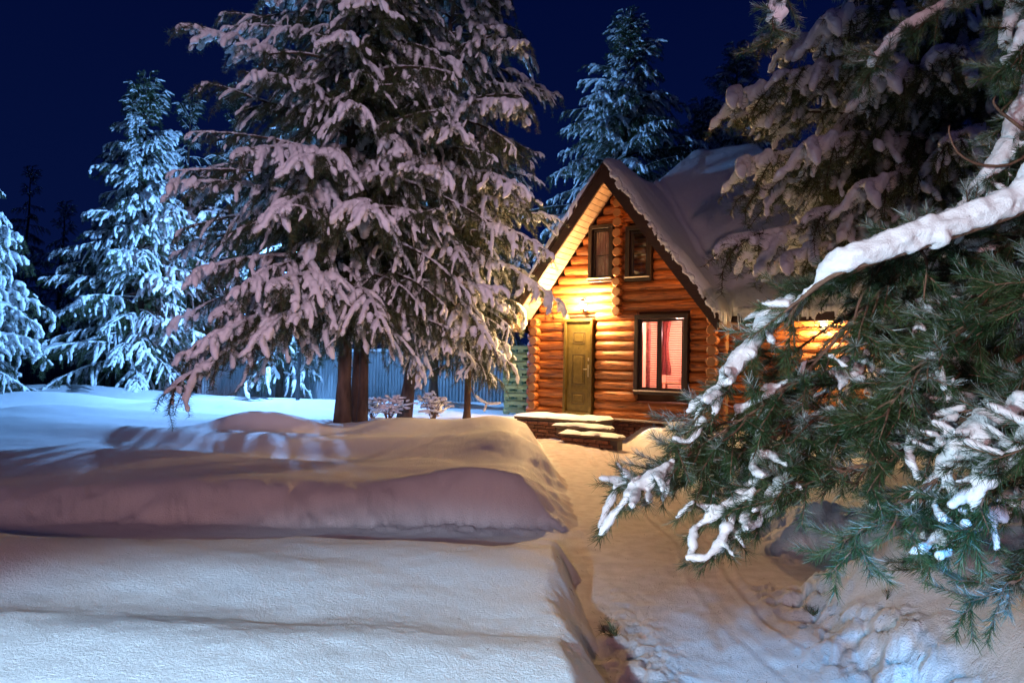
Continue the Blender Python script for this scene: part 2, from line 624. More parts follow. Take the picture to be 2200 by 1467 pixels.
def wood_log_material():
    m, nt, b = new_mat('varnished_log')
    tc = nt.nodes.new('ShaderNodeTexCoord')
    mp = nt.nodes.new('ShaderNodeMapping')
    mp.inputs['Scale'].default_value = (.6, 9, 9)
    nz = nt.nodes.new('ShaderNodeTexNoise')
    nz.inputs['Scale'].default_value = 3
    nz.inputs['Detail'].default_value = 7
    nt.links.new(tc.outputs['Object'], mp.inputs[0])
    nt.links.new(mp.outputs[0], nz.inputs['Vector'])
    rp = nt.nodes.new('ShaderNodeValToRGB')
    rp.color_ramp.elements[0].position = .3
    rp.color_ramp.elements[0].color = (.20, .050, .010, 1)
    rp.color_ramp.elements[1].position = .7
    rp.color_ramp.elements[1].color = (.50, .165, .034, 1)
    nt.links.new(nz.outputs[0], rp.inputs[0])
    # dark knots and drying cracks
    vo = nt.nodes.new('ShaderNodeTexNoise')
    vo.inputs['Scale'].default_value = 2.2
    mp2 = nt.nodes.new('ShaderNodeMapping')
    mp2.inputs['Scale'].default_value = (1.0, 30, 30)
    nt.links.new(tc.outputs['Object'], mp2.inputs[0])
    nt.links.new(mp2.outputs[0], vo.inputs['Vector'])
    r2 = nt.nodes.new('ShaderNodeValToRGB')
    r2.color_ramp.elements[0].position = .44
    r2.color_ramp.elements[0].color = (.25, .2, .18, 1)
    r2.color_ramp.elements[1].position = .44
    r2.color_ramp.elements[1].color = (1, 1, 1, 1)
    nt.links.new(vo.outputs[0], r2.inputs[0])
    mx = nt.nodes.new('ShaderNodeMix')
    mx.data_type = 'RGBA'
    mx.blend_type = 'MULTIPLY'
    mx.inputs['Factor'].default_value = 1
    nt.links.new(rp.outputs[0], mx.inputs['A'])
    nt.links.new(r2.outputs[0], mx.inputs['B'])
    oi = nt.nodes.new('ShaderNodeObjectInfo')
    mr = nt.nodes.new('ShaderNodeMapRange')
    mr.inputs['To Min'].default_value = .62
    mr.inputs['To Max'].default_value = 1.2
    nt.links.new(oi.outputs['Random'], mr.inputs['Value'])
    hs = nt.nodes.new('ShaderNodeHueSaturation')
    nt.links.new(mr.outputs[0], hs.inputs['Value'])
    nt.links.new(mx.outputs['Result'], hs.inputs['Color'])
    nt.links.new(hs.outputs[0], b.inputs['Base Color'])
    b.inputs['Roughness'].default_value = .52
    bp = nt.nodes.new('ShaderNodeBump')
    bp.inputs['Strength'].default_value = .8
    bp.inputs['Distance'].default_value = .02
    nt.links.new(nz.outputs[0], bp.inputs['Height'])
    nt.links.new(bp.outputs[0], b.inputs['Normal'])
    return m


def log_end_material():
    m, nt, b = new_mat('log_end_grain')
    tc = nt.nodes.new('ShaderNodeTexCoord')
    mp = nt.nodes.new('ShaderNodeMapping')
    mp.inputs['Scale'].default_value = (0, 1, 1)
    wv = nt.nodes.new('ShaderNodeTexWave')
    wv.wave_type = 'RINGS'
    wv.rings_direction = 'X'
    wv.inputs['Scale'].default_value = 22
    wv.inputs['Distortion'].default_value = 2.5
    wv.inputs['Detail'].default_value = 3
    nt.links.new(tc.outputs['Object'], mp.inputs[0])
    nt.links.new(mp.outputs[0], wv.inputs['Vector'])
    rp = nt.nodes.new('ShaderNodeValToRGB')
    rp.color_ramp.elements[0].color = (.13, .055, .02, 1)
    rp.color_ramp.elements[1].color = (.30, .15, .06, 1)
    nt.links.new(wv.outputs[0], rp.inputs[0])
    nt.links.new(rp.outputs[0], b.inputs['Base Color'])
    b.inputs['Roughness'].default_value = .7
    return m


LOG = wood_log_material()
LOGEND = log_end_material()
DARKWOOD = simple('dark_brown_board', (.035, .016, .010), .55, noise=(.06, .028, .016), bump=.4, scale=6, stretch=(1, 8, 8))
SOFFIT = simple('soffit_board', (.40, .25, .16), .6, noise=(.5, .33, .22), bump=.3, scale=4, rand=.12)
FRAME = simple('dark_window_frame', (.022, .012, .009), .4, bump=.2, scale=20)
BRICK = simple('dark_brick', (.10, .038, .024), .85, noise=(.16, .07, .045), bump=.8, scale=30, rand=.3)
MORTAR = simple('mortar', (.09, .075, .065), .95, bump=.6, scale=40)
STEPM = simple('dark_step_stone', (.07, .045, .035), .8, noise=(.12, .08, .06), bump=.6, scale=12)
BRASS = simple('bronze_door_metal', (.095, .066, .016), .36, .5, noise=(.13, .09, .024), bump=.3, scale=14)
BRASSD = simple('bronze_groove', (.06, .04, .012), .5, .4)
STEEL = simple('door_handle_metal', (.35, .30, .22), .3, .9)
BLACKM = simple('lantern_black_metal', (.012, .011, .010), .45, .6)


def log_mesh(L, r, seed, ends=True, sides=18):
    """a log along +X from 0 to L, knobbly, its ends slightly rounded"""
    n = max(4, int(L / .22) + 2)
    xs = np.concatenate([[0, .018, .05], np.linspace(.12, L - .12, max(2, n)), [L - .05, L - .018, L]]) if L > .34 else np.linspace(0, L, 4)
    mb = MB()
    rr = r * (1 + .05 * vnoise(xs * 1.3 + seed * 7.7, xs * 0 + seed, seed=50) + .025 * vnoise(xs * 6 + seed, xs * 0, seed=51))
    if L > .34:
        rr[[0, -1]] *= .80
        rr[[1, -2]] *= .93
    yb = .012 * vnoise(xs * .8 + seed * 3.1, xs * 0, seed=52)
    zb = .012 * vnoise(xs * .8 + seed * 5.3, xs * 0, seed=53)
    a = np.linspace(0, 2 * math.pi, sides, endpoint=False)
    V = []
    for i, x in enumerate(xs):
        rad = rr[i] * (1 + .03 * vnoise(np.cos(a) * 2 + seed, np.sin(a) * 2 + x * 1.5, seed=54))
        V += [(x, yb[i] + rad[j] * math.cos(a[j]), zb[i] + rad[j] * math.sin(a[j])) for j in range(sides)]
    Fs = []
    k = len(xs)
    for i in range(k - 1):
        for j in range(sides):
            j2 = (j + 1) % sides
            Fs.append((i * sides + j, i * sides + j2, (i + 1) * sides + j2, (i + 1) * sides + j))
    mb.add(V, Fs, 0)
    mb.f.append(list(range(sides - 1, -1, -1)))
    mb.m.append(1)
    mb.f.append(list(range((k - 1) * sides, k * sides)))
    mb.m.append(1)
    me = mb.mesh('log', [LOG, LOGEND], smooth=True)
    cap = np.array([p.material_index == 1 for p in me.polygons])
    me.polygons.foreach_set('use_smooth', ~cap)
    return me


PITCHZ, LR = .205, .116
Z0 = .60
ROOF_T = 1.33                       # tangent of the roof pitch
RIDGE = 5.50                        # underside of the roof at the front gable


def roof_u(s):
    return RIDGE - ROOF_T * abs(s)


openings = [(-1.24, -.54, .4, 2.62), (.40, 1.52, 1.05, 2.66), (-.69, -.11, 3.38, 4.60), (.17, .74, 3.36, 4.56)]
k = 0
z = Z0
seed = 0
while z < 5.42:
    half = min(2.24, (RIDGE - .04 - z) / ROOF_T - .02)
    if half < .12:
        break
    segs = [(-half, half)]
    for s0, s1, z0, z1 in openings:
        if z0 - .06 < z < z1 + .06:
            new = []
            for a, b in segs:
                if s1 <= a or s0 >= b:
                    new.append((a, b))
                else:
                    if s0 - a > .08:
                        new.append((a, s0))
                    if b - s1 > .08:
                        new.append((s1, b))
            segs = new
    for a, b in segs:
        seed += 1
        o = link('log', log_mesh(b - a, LR, seed), HOUSE, (a, .11, z))
    z += PITCHZ
# side-wall and partition logs whose cut ends come forward through the facade
z = Z0 + .10
while z < 5.30:
    cols = []
    if z < 2.75:
        cols = [(-2.0, -.14, 1.2), (2.0, -.14, .9)]
    if z > 2.62 and roof_u(0) - z > .12:
        cols.append((0.0, -.15, .5))
    for s, w, L in cols:
        seed += 1
        o = link('log', log_mesh(L, .108, seed), HOUSE, (s, w, z))
        o.rotation_euler = (0, 0, math.pi / 2)
    z += PITCHZ
# extension wall, set back to the right
z = Z0
while z < 2.75:
    seed += 1
    link('log', log_mesh(2.75, LR, seed), HOUSE, (2.05, .72, z))
    z += PITCHZ
z = Z0 + .10
while z < 2.7:
    seed += 1
    o = link('log', log_mesh(5.0, .108, seed), HOUSE, (4.7, .45, z))
    o.rotation_euler = (0, 0, math.pi / 2)
    z += PITCHZ
# left flank of the house (seen only from a step aside)
z = Z0
while z < 2.8:
    seed += 1
    o = link('log', log_mesh(4.6, .105, seed), HOUSE, (-2.02, 1.0, z + .1))
    o.rotation_euler = (0, 0, math.pi / 2)
    z += PITCHZ
# moss-dark chinking behind the logs, closes the gaps
CH = simple('wall_chinking', (.05, .022, .010), .95, bump=.5, scale=20)
mb = MB()
pts = [(-2.0, .5), (-1.24, .5), (-1.24, 2.62), (-.54, 2.62), (-.54, .5), (2.0, .5), (2.0, 2.8), (0, 5.42), (-2.0, 2.8)]


def wall_cells():
    """panels of the inner wall round the openings"""
    xs = sorted({-2.0, 2.0, *[q for o in openings for q in o[:2]], *np.linspace(-2, 2, 33)})
    zs = sorted({.45, 5.4, *[q for o in openings for q in o[2:]], *np.linspace(.45, 5.4, 41)})
    for a, b in zip(xs[:-1], xs[1:]):
        for c, d in zip(zs[:-1], zs[1:]):
            mx_, mz_ = (a + b) / 2, (c + d) / 2
            if b - a < 1e-4 or d - c < 1e-4:
                continue
            if any(o[0] < mx_ < o[1] and o[2] < mz_ < o[3] for o in openings):
                continue
            if max(roof_u(a), roof_u(b)) - .02 < d:
                continue
            mb.add([(a, .16, c), (b, .16, c), (b, .16, d), (a, .16, d)], [(0, 1, 2, 3)])


wall_cells()
mb.box((3.4, .82, 1.65), (2.7, .04, 2.3))
mb.box((-2.0, 3.4, 1.65), (.04, 4.6, 2.3))
mb.build('inner_wall', CH, HOUSE, fix=False)

# ---- roof deck, barge boards, soffit
mb = MB()
TH = .09
ov = .80
E = 2.32                                  # eave half-span
zr = RIDGE + .02


def slab(mb, a, b, c, d, t):
    """quad a b c d thickened upward by t"""
    V = [a, b, c, d] + [(p[0], p[1], p[2] + t) for p in (a, b, c, d)]
    mb.add(V, [(0, 1, 2, 3), (7, 6, 5, 4), (0, 4, 5, 1), (1, 5, 6, 2), (2, 6, 7, 3), (3, 7, 4, 0)])


# main block: ridge parallel to the front, hips right and left
MW0, MW1 = .10, 3.0                       # eave line and ridge line of the front slope
ME = 2.62
MR = ME + ROOF_T * (MW1 - MW0)
S_L, S_R = -2.4, 4.9
RL, RR_ = 0.5, 2.0
slab(mb, (0, -ov + .03, zr), (-E, -ov + .03, zr - ROOF_T * E), (-E, .9, zr - ROOF_T * E), (0, 2.4, zr), TH)
slab(mb, (0, -ov + .03, zr), (E, -ov + .03, zr - ROOF_T * E), (E, .9, zr - ROOF_T * E), (0, 2.4, zr), TH)
slab(mb, (1.9, MW0, ME), (S_R, MW0, ME), (RR_, MW1, MR), (RL, MW1, MR), TH)
slab(mb, (S_L, 2 * MW1 - MW0, ME), (S_R, 2 * MW1 - MW0, ME), (RR_, MW1, MR), (RL, MW1, MR), TH)
mb.build('roof', DARKWOOD, HOUSE, fix=True)
mb = MB()
mb.add([(S_R, MW0, ME + .05), (S_R, 2 * MW1 - MW0, ME + .05), (RR_, MW1, MR + .05)], [(0, 1, 2)])
mb.add([(S_L, MW0, ME + .05), (S_L, 2 * MW1 - MW0, ME + .05), (RL, MW1, MR + .05)], [(0, 1, 2)])
mb.add([(S_L, MW0, ME + .05), (0, MW0, ME + .05), (RL, MW1, MR + .05)], [(0, 1, 2)])
mb.build('hip_roof', DARKWOOD, HOUSE, fix=False)
for sg in (-1, 1):
    # barge board: follows the slope at the front edge
    hb = .21
    ze = zr - ROOF_T * E
    poly = [(0, zr + .10), (sg * E, ze + .10), (sg * E, ze - hb + .04), (0, zr - hb - .03)]
    MB().prism(poly, -ov - .015, -ov + .03, axis=1).build('barge_board', DARKWOOD, HOUSE)
    poly = [(0, zr + .16), (sg * (E + .03), ze + .13), (sg * (E + .03), ze + .04), (0, zr + .07)]
    MB().prism(poly, -ov - .045, -ov - .015, axis=1).build('barge_board', DARKWOOD, HOUSE)
    # soffit boards run back from the barge board to the wall
    slope = math.atan(ROOF_T)
    nb = 29
    Ls = E / math.cos(slope)
    sh = MB().box((0, 0, 0), (Ls / nb * .93, ov - .05, .018), bevel=.004).mesh('soffit_board', SOFFIT)
    for i in range(nb):
        t = (i + .5) / nb
        o = link('soffit_board', sh, HOUSE, (sg * E * t, -ov / 2 + .02, zr - ROOF_T * E * t - .028))
        o.rotation_euler = (0, sg * slope, 0)
# small lit triangle board under the peak, eave fascia of the extension
MB().prism([(-.17, zr - .24), (.17, zr - .24), (0, zr - .02)], -.62, -.60).build('peak_board', SOFFIT, HOUSE)
MB().box(((2.3 + S_R) / 2, MW0 - .02, ME - .04), (S_R - 2.3, .03, .20)).build('fascia_board', DARKWOOD, HOUSE)
MB().box((E + .01, -.35, zr - ROOF_T * E - .03), (.03, .88, .16)).build('fascia_board', DARKWOOD, HOUSE)
MB().box((-E - .01, .3, zr - ROOF_T * E - .03), (.03, 2.2, .16)).build('fascia_board', DARKWOOD, HOUSE)


# ---- snow on the roof: height field over the footprint with a soft valley
def roof_snow():
    du = .035
    S = np.arange(S_L - .05, S_R + .1, du)
    W = np.arange(-ov - .12, 2 * MW1 - MW0 + .1, du)
    s, w = np.meshgrid(S, W, indexing='ij')
    wob = .05 * vnoise(s * 3, w * 3, seed=61) + .035 * vnoise(s * 9, w * 9, seed=62) + .02 * vnoise(s * 22, w * 22, seed=66)
    wing = zr + .09 - ROOF_T * np.abs(s)
    in_wing = (np.abs(s) < E + .06 + wob) & (w > -ov - .035 + .6 * wob) & (w < 2.6)
    wing = np.where(in_wing, wing, -9)
    zf = ME + ROOF_T * (w - MW0)
    zb = ME + ROOF_T * (2 * MW1 - MW0 - w)
    zrr = ME + ROOF_T * (S_R - s)
    zl = ME + ROOF_T * 1.0 * (s - S_L)
    main = np.minimum(np.minimum(zf, zb), np.minimum(zrr, zl)) + .09
    in_main = (w > MW0 - .10 + wob) & (s < S_R + .05 + wob) & (s > S_L) & (w < 2 * MW1 - MW0 + .04) & ((s > 0) | (w > .3))
    main = np.where(in_main, main, -9)
    kk = .28
    top = np.maximum(wing, main)
    hdif = np.abs(wing - main)
    blend = np.where(in_wing & in_main, np.clip(kk - hdif, 0, kk) ** 2 / (4 * kk) * 2.2, 0)
    inside = in_wing | in_main
    # distance from the edge of the footprint, by repeated erosion
    depth = np.zeros_like(top)
    cur = inside.copy()
    for it in range(10):
        depth += cur
        nxt = cur.copy()
        nxt[1:] &= cur[:-1]
        nxt[:-1] &= cur[1:]
        nxt[:, 1:] &= cur[:, :-1]
        nxt[:, :-1] &= cur[:, 1:]
        cur = nxt
    e_ = np.clip(depth / 7.0, 0, 1)
    prof = np.sqrt(1 - (1 - e_) ** 2)
    th = (.30 + .07 * vnoise(s * .9, w * .9, seed=63) + .03 * vnoise(s * 3, w * 3, seed=64) + .008 * vnoise(s * 12, w * 12, seed=67)) * prof + .02
    ridge_round = .10 * np.exp(-(s / .25) ** 2) * (w < 1.9)
    zt = top + blend + th - ridge_round * .9
    bot = top - .0 * top
    idx = -np.ones(s.shape, int)
    ids = np.argwhere(inside)
    idx[inside] = np.arange(len(ids))
    N = len(ids)
    Vt = np.stack([s[inside], w[inside], zt[inside]], -1)
    Vb = np.stack([s[inside], w[inside], bot[inside] - .01], -1)
    Fs = []
    ok = inside[:-1, :-1] & inside[1:, :-1] & inside[1:, 1:] & inside[:-1, 1:]
    # do not bridge the jump between wing and main eaves
    jump = np.maximum.reduce([zt[:-1, :-1], zt[1:, :-1], zt[1:, 1:], zt[:-1, 1:]]) - np.minimum.reduce([zt[:-1, :-1], zt[1:, :-1], zt[1:, 1:], zt[:-1, 1:]]) > .5
    ok &= ~jump
    ii, jj = np.nonzero(ok)
    a, b, c, d = idx[ii, jj], idx[ii + 1, jj], idx[ii + 1, jj + 1], idx[ii, jj + 1]
    q = np.stack([a, b, c, d], -1)
    qb = np.stack([a, d, c, b], -1) + N
    # rim
    from collections import Counter
    ed = np.concatenate([q[:, [0, 1]], q[:, [1, 2]], q[:, [2, 3]], q[:, [3, 0]]])
    es = np.sort(ed, axis=1)
    key = es[:, 0].astype(np.int64) * N + es[:, 1]
    u_, inv, cnt = np.unique(key, return_inverse=True, return_counts=True)
    rim = ed[cnt[inv] == 1]
    qr = np.stack([rim[:, 1], rim[:, 0], rim[:, 0] + N, rim[:, 1] + N], -1)
    me = raw_mesh('roof_snow', np.concatenate([Vt, Vb]), np.concatenate([q, qb, qr]), SNOWR)
    return link('roof_snow', me, HOUSE)


roof_snow()
ICE = simple('ice', (.75, .8, .85), .12)
for i in range(15):
    s = rng.uniform(2.45, 3.8)
    L = rng.uniform(.08, .34)
    r0 = .012 + .03 * L
    MB().tube([(0, 0, 0), (0, 0, -L * .3), (.004, 0, -L * .7), (.004, 0, -L)], [r0, r0 * .7, r0 * .35, .002], 7).build('icicle', ICE, HOUSE, smooth=True, loc=(s, MW0 - .07, ME + .02))

# ---- chimney
CHM = MB().box((2.35, 2.55, 5.5), (.50, .50, 1.5)).build('chimney', MORTAR, HOUSE)
sh = MB().box((0, 0, 0), (.235, .118, .062), bevel=.006).mesh('brick', BRICK)
zz = 4.9
row = 0
while zz < 6.2:
    for side in range(4):
        for i in range(2):
            off = (-.13 if row % 2 else -.115) + i * .25 + (.0 if row % 2 else -.015)
            o = bpy.data.objects.new('brick', sh)
            COL.objects.link(o)
            o.parent = CHM
            aang = side * math.pi / 2
            x_, y_ = off, -.252
            o.location = (2.35 + x_ * math.cos(aang) - y_ * math.sin(aang), 2.55 + x_ * math.sin(aang) + y_ * math.cos(aang), zz)
            o.rotation_euler = (0, 0, aang)
    zz += .075
    row += 1
MB().box((2.35, 2.55, 6.27), (.66, .66, .07), bevel=.01).build('chimney_cap', STEPM, HOUSE)


# ---- windows
def glass_material(name, tint=(1, 1, 1), refl=1.0):
    m = bpy.data.materials.new(name)
    m.use_nodes = True
    nt = m.node_tree
    nt.nodes.clear()
    out = nt.nodes.new('ShaderNodeOutputMaterial')
    tr = nt.nodes.new('ShaderNodeBsdfTransparent')
    tr.inputs[0].default_value = (*tint, 1)
    gl = nt.nodes.new('ShaderNodeBsdfGlossy')
    gl.inputs['Roughness'].default_value = .03
    fr = nt.nodes.new('ShaderNodeFresnel')
    fr.inputs[0].default_value = 1.5
    ml = nt.nodes.new('ShaderNodeMath')
    ml.operation = 'MULTIPLY'
    ml.inputs[1].default_value = refl
    mx = nt.nodes.new('ShaderNodeMixShader')
    nt.links.new(fr.outputs[0], ml.inputs[0])
    nt.links.new(ml.outputs[0], mx.inputs[0])
    nt.links.new(tr.outputs[0], mx.inputs[1])
    nt.links.new(gl.outputs[0], mx.inputs[2])
    nt.links.new(mx.outputs[0], out.inputs[0])
    return m


GLASS = glass_material('window_glass')


def ring(mb, s0, s1, z0, z1, wd, w0, w1, bv=.006):
    """rectangular frame of four boards butted end to end"""
    cy_ = (w0 + w1) / 2
    d = abs(w1 - w0)
    mb.box(((s0 + s1) / 2, cy_, z1 - wd / 2), (s1 - s0, d, wd), bevel=bv)
    mb.box(((s0 + s1) / 2, cy_, z0 + wd / 2), (s1 - s0, d, wd), bevel=bv)
    mb.box((s0 + wd / 2, cy_, (z0 + z1) / 2), (wd, d, z1 - z0 - 2 * wd - .002), bevel=bv)
    mb.box((s1 - wd / 2, cy_, (z0 + z1) / 2), (wd, d, z1 - z0 - 2 * wd - .002), bevel=bv)


def window(s0, s1, z0, z1, sashes, trim=.085, bars=()):
    mb = MB()
    ring(mb, s0, s1, z0, z1, trim, -.09, .14)
    win = mb.build('window', FRAME, HOUSE)
    for a, b, wd, w in sashes:
        m2 = MB()
        ring(m2, a, b, z0 + trim + .004, z1 - trim - .004, wd, w - .03, w + .03, .005)
        for zb_ in bars:
            m2.box(((a + b) / 2, w, zb_), (b - a - 2 * wd - .002, .03, .018))
        m2.build('sash', FRAME, win)
        MB().box(((a + b) / 2, w, (z0 + z1) / 2), (b - a - 2 * wd + .01, .006, z1 - z0 - 2 * trim - 2 * wd + .01)).build('pane', GLASS, win)
    MB().box(((s0 + s1) / 2, -.115, z0 + .07), (s1 - s0 - .04, .10, .016), bevel=.004).build('sill', STEEL_SILL, win)
    return win


STEEL_SILL = simple('pale_sill', (.42, .36, .30), .5)
wl = window(.40, 1.52, 1.05, 2.66, [(.485, .915, .055, .03), (.915 + .002, 1.435, .05, .0)], .085)
wa = window(-.69, -.11, 3.38, 4.60, [(-.60, -.20, .045, .02)], .085, bars=(3.95,))
wb = window(.17, .74, 3.36, 4.50, [(.26, .65, .055, .02)], .085)

# blinds in the lower window, hanging behind the glass
BLIND = simple('blind_slat', (.80, .42, .36), .6)
for a, b in ((.55, .86), (.98, 1.38)):
    mb = MB()
    zz = 1.22
    while zz < 2.52:
        mb.box(((a + b) / 2, .20, zz), (b - a, .030, .002), rot=Matrix.Rotation(R(-35), 3, 'X'))
        zz += .046
    o = mb.build('blind', BLIND, HOUSE)
    tag(o, kind='stuff')
# the lit room behind it
PINKWALL = simple('room_wall_paint', (.85, .56, .44), .8)
mb = MB()
x0, x1, y0, y1, z0, z1 = .05, 1.95, .26, 2.2, .55, 2.72
mb.add([(x0, y1, z0), (x1, y1, z0), (x1, y1, z1), (x0, y1, z1)], [(0, 1, 2, 3)])
mb.add([(x0, y0, z0), (x0, y1, z0), (x0, y1, z1), (x0, y0, z1)], [(0, 1, 2, 3)])
mb.add([(x1, y0, z0), (x1, y1, z0), (x1, y1, z1), (x1, y0, z1)], [(0, 1, 2, 3)])
mb.add([(x0, y0, z0), (x1, y0, z0), (x1, y1, z0), (x0, y1, z0)], [(0, 1, 2, 3)])
mb.add([(x0, y0, z1), (x1, y0, z1), (x1, y1, z1), (x0, y1, z1)], [(0, 1, 2, 3)])
mb.build('room_wall', PINKWALL, HOUSE, fix=False)
HM = Matrix.Translation((2.2, 14.2, 0)) @ Matrix.Rotation(HU, 4, 'Z')


def hw(s, w, z):
    return HM @ Vector((s, w, z))


lamp('room_light', 'POINT', hw(1.0, .95, 2.5), (1.0, .60, .50), 105, .12)
lamp('room_light', 'POINT', hw(1.35, .6, 2.3), (1.0, .60, .62), 26, .08)
# things inside that show through the blinds: a pink coat on a hanger, a table with a cup, a stair
DRAPE = simple('pink_drape_cloth', (.80, .30, .30), .8, bump=.4, scale=18, noise=(.7, .18, .22))
for s_a, s_b, lo in ((.74, 1.06, 1.45), (.50, .60, 1.15), (1.33, 1.44, 1.15)):
    V = []
    nn = 36
    for i in range(nn):
        f = i / (nn - 1)
        for j in range(9):
            g = j / 8
            mid = (s_a + s_b) / 2
            pinch = 1 - .45 * math.sin(math.pi * min(1, g * 1.1)) if s_b - s_a > .2 else 1
            V.append((mid + (s_a + (s_b - s_a) * f - mid) * pinch, .30 + .022 * math.sin(f * 21 + g), 2.62 - (2.62 - lo) * g))
    mb = MB()
    mb.add(V, [(i * 9 + j, i * 9 + 9 + j, i * 9 + 10 + j, i * 9 + j + 1) for i in range(nn - 1) for j in range(8)])
    mb.build('curtain', DRAPE, HOUSE, smooth=True, fix=False)
ORW = simple('orange_interior_wood', (.62, .25, .08), .5, noise=(.72, .33, .12), scale=4, stretch=(1, 6, 6))
st = empty('staircase', hw(1.25, .95, .56), HU)
tag(st, 'orange wooden staircase rising inside behind the right hand window sash', 'staircase')
for i in range(9):
    MB().box((-.28 + .07 * i, .2, .14 + .19 * i), (.34, .5, .035), bevel=.005).build('step', ORW, st)
MB().prism([(.02, .0), (.12, .0), (.66, 1.85), (.56, 1.85)], -.09, -.06).build('stringer', ORW, st)
MB().prism([(-.5, .0), (-.42, .0), (.16, 1.85), (.08, 1.85)], .46, .49).build('stringer', ORW, st)
tb = empty('table', hw(1.12, .52, .56), HU)
tag(tb, 'pale wooden table inside just behind the lower window sash', 'table')
MB().box((0, 0, .72), (.66, .34, .03), bevel=.006).build('tabletop', simple('pale_table', (.8, .5, .24), .5), tb)
for a in (-.3, .3):
    for b in (-.14, .14):
        MB().box((a, b, .352), (.04, .04, .70)).build('leg', ORW, tb)
CUPM = simple('white_cup', (.85, .8, .78), .3)
cp = MB().tube([(0, 0, 0), (0, 0, .02), (0, 0, .09), (0, 0, .10)], [.025, .033, .038, .037], 14).build('cup', CUPM, smooth=False)
cp.location = hw(1.20, .45, .56 + .7352)
tag(cp, 'small white cup on the table behind the lower window', 'cup')
# upper rooms: dull curtain left, logs added behind the right pane in place of reflections
CURT = simple('brown_curtain', (.62, .36, .24), .9, noise=(.52, .28, .18), scale=3, stretch=(8, 1, .4))
V = []
nn = 40
for i in range(nn):
    s = -.64 + .48 * i / (nn - 1)
    w = .17 + .02 * math.sin(i * 1.3)
    V += [(s, w, 3.42), (s, w, 4.52)]
mb = MB()
mb.add(V, [(2 * i, 2 * i + 2, 2 * i + 3, 2 * i + 1) for i in range(nn - 1)])
mb.build('curtain', CURT, HOUSE, smooth=True, fix=False)
for i in range(6):
    link('log', log_mesh(.62, .10, 200 + i, sides=12), HOUSE, (.16, .32, 3.45 + i * .195))

# ---- door
door = MB()
ds0, ds1, dz0, dz1 = -1.235, -.545, .56, 2.60
ring(door, ds0, ds1, dz0, dz1, .055, -.10, .12, .004)
DOOR = door.build('door', BRASS, HOUSE)
MB().box(((ds0 + ds1) / 2, .0, (dz0 + dz1) / 2), (ds1 - ds0 - .114, .05, dz1 - dz0 - .114), bevel=.004).build('door_leaf', BRASS, DOOR)
cxd = (ds0 + ds1) / 2 - .005
for (zc, hh, ww) in ((2.20, .25, .30), (1.52, .66, .31), (.90, .25, .31)):
    m2 = MB()
    ring(m2, cxd - ww / 2, cxd + ww / 2, zc - hh / 2, zc + hh / 2, .022, -.034, -.0252, .003)
    m2.build('panel_groove', BRASSD, DOOR)
    m2 = MB()
    m2.box((cxd, -.032, zc), (ww - .09, .016, hh - .09), bevel=.007)
    m2.build('door_panel', BRASS, DOOR)
m2 = MB()
m2.box((-.655, -.035, 1.50), (.035, .016, .26), bevel=.005)
m2.tube([(-.655, -.04, 1.53), (-.655, -.085, 1.53), (-.75, -.088, 1.53)], .010, 8)
m2.box((-.655, -.035, 1.74), (.032, .014, .07), bevel=.004)
m2.build('handle', STEEL, DOOR)
MB().tube([(cxd, -.022, 1.98), (cxd, -.032, 1.98)], .010, 10).build('peephole', BLACKM, DOOR)

# ---- foundation, ledge, steps
FND = MB().box((0, .22, .24), (4.1, .16, .52)).build('foundation', MORTAR, HOUSE)
MB().box((.85, -.03, .515), (2.95, .26, .035), bevel=.006).build('ledge', simple('pale_ledge', (.30, .22, .15), .6, noise=(.4, .3, .2), scale=5), HOUSE)
for row in range(7):
    z = .035 + row * .073
    off = .125 * (row % 2)
    x = -2.0 + off
    while x < 2.05:
        o = bpy.data.objects.new('brick', sh)
        COL.objects.link(o)
        o.parent = FND
        o.location = (x, .125 + rng.uniform(-.004, .004), z)
        x += .25
MB().box((3.4, .80, .24), (2.7, .10, .50)).build('foundation_right', MORTAR, HOUSE)
STEPS = empty('entrance_steps', hw(-.9, -.5, 0), HU)
tag(STEPS, 'three low brick steps dusted with snow in front of the brass coloured door', 'steps')


def snow_cap(name, s0, s1, w0, w1, z, t, parent, seed, n=26, mat=None):
    """soft layer of snow with a wavy rim on a slab"""
    V, Fs = [], []
    nx = n
    ny = max(6, int(n * (w1 - w0) / (s1 - s0)))
    for i in range(nx + 1):
        for j in range(ny + 1):
            a, b = i / nx, j / ny
            s = s0 + (s1 - s0) * a
            w = w0 + (w1 - w0) * b
            edge = min(a, 1 - a) * (s1 - s0), min(b, 1 - b) * (w1 - w0)
            e_ = min(1, min(edge) / .07)
            nz_ = float(vnoise(np.array([s * 5.0 + seed]), np.array([w * 5.0]), seed=70)[0])
            h = t * (.55 + .45 * nz_ + .35) * math.sqrt(max(0, 1 - (1 - e_) ** 2))
            if e_ == 0:
                s += .03 * nz_
                w += .03 * nz_
                h = -.012
            V.append((s, w, z + h))
    for i in range(nx):
        for j in range(ny):
            a = i * (ny + 1) + j
            Fs.append((a, a + ny + 1, a + ny + 2, a + 1))
    mb = MB()
    mb.add(V, Fs)
    return mb.build(name, mat or SNOWR, parent, smooth=True)


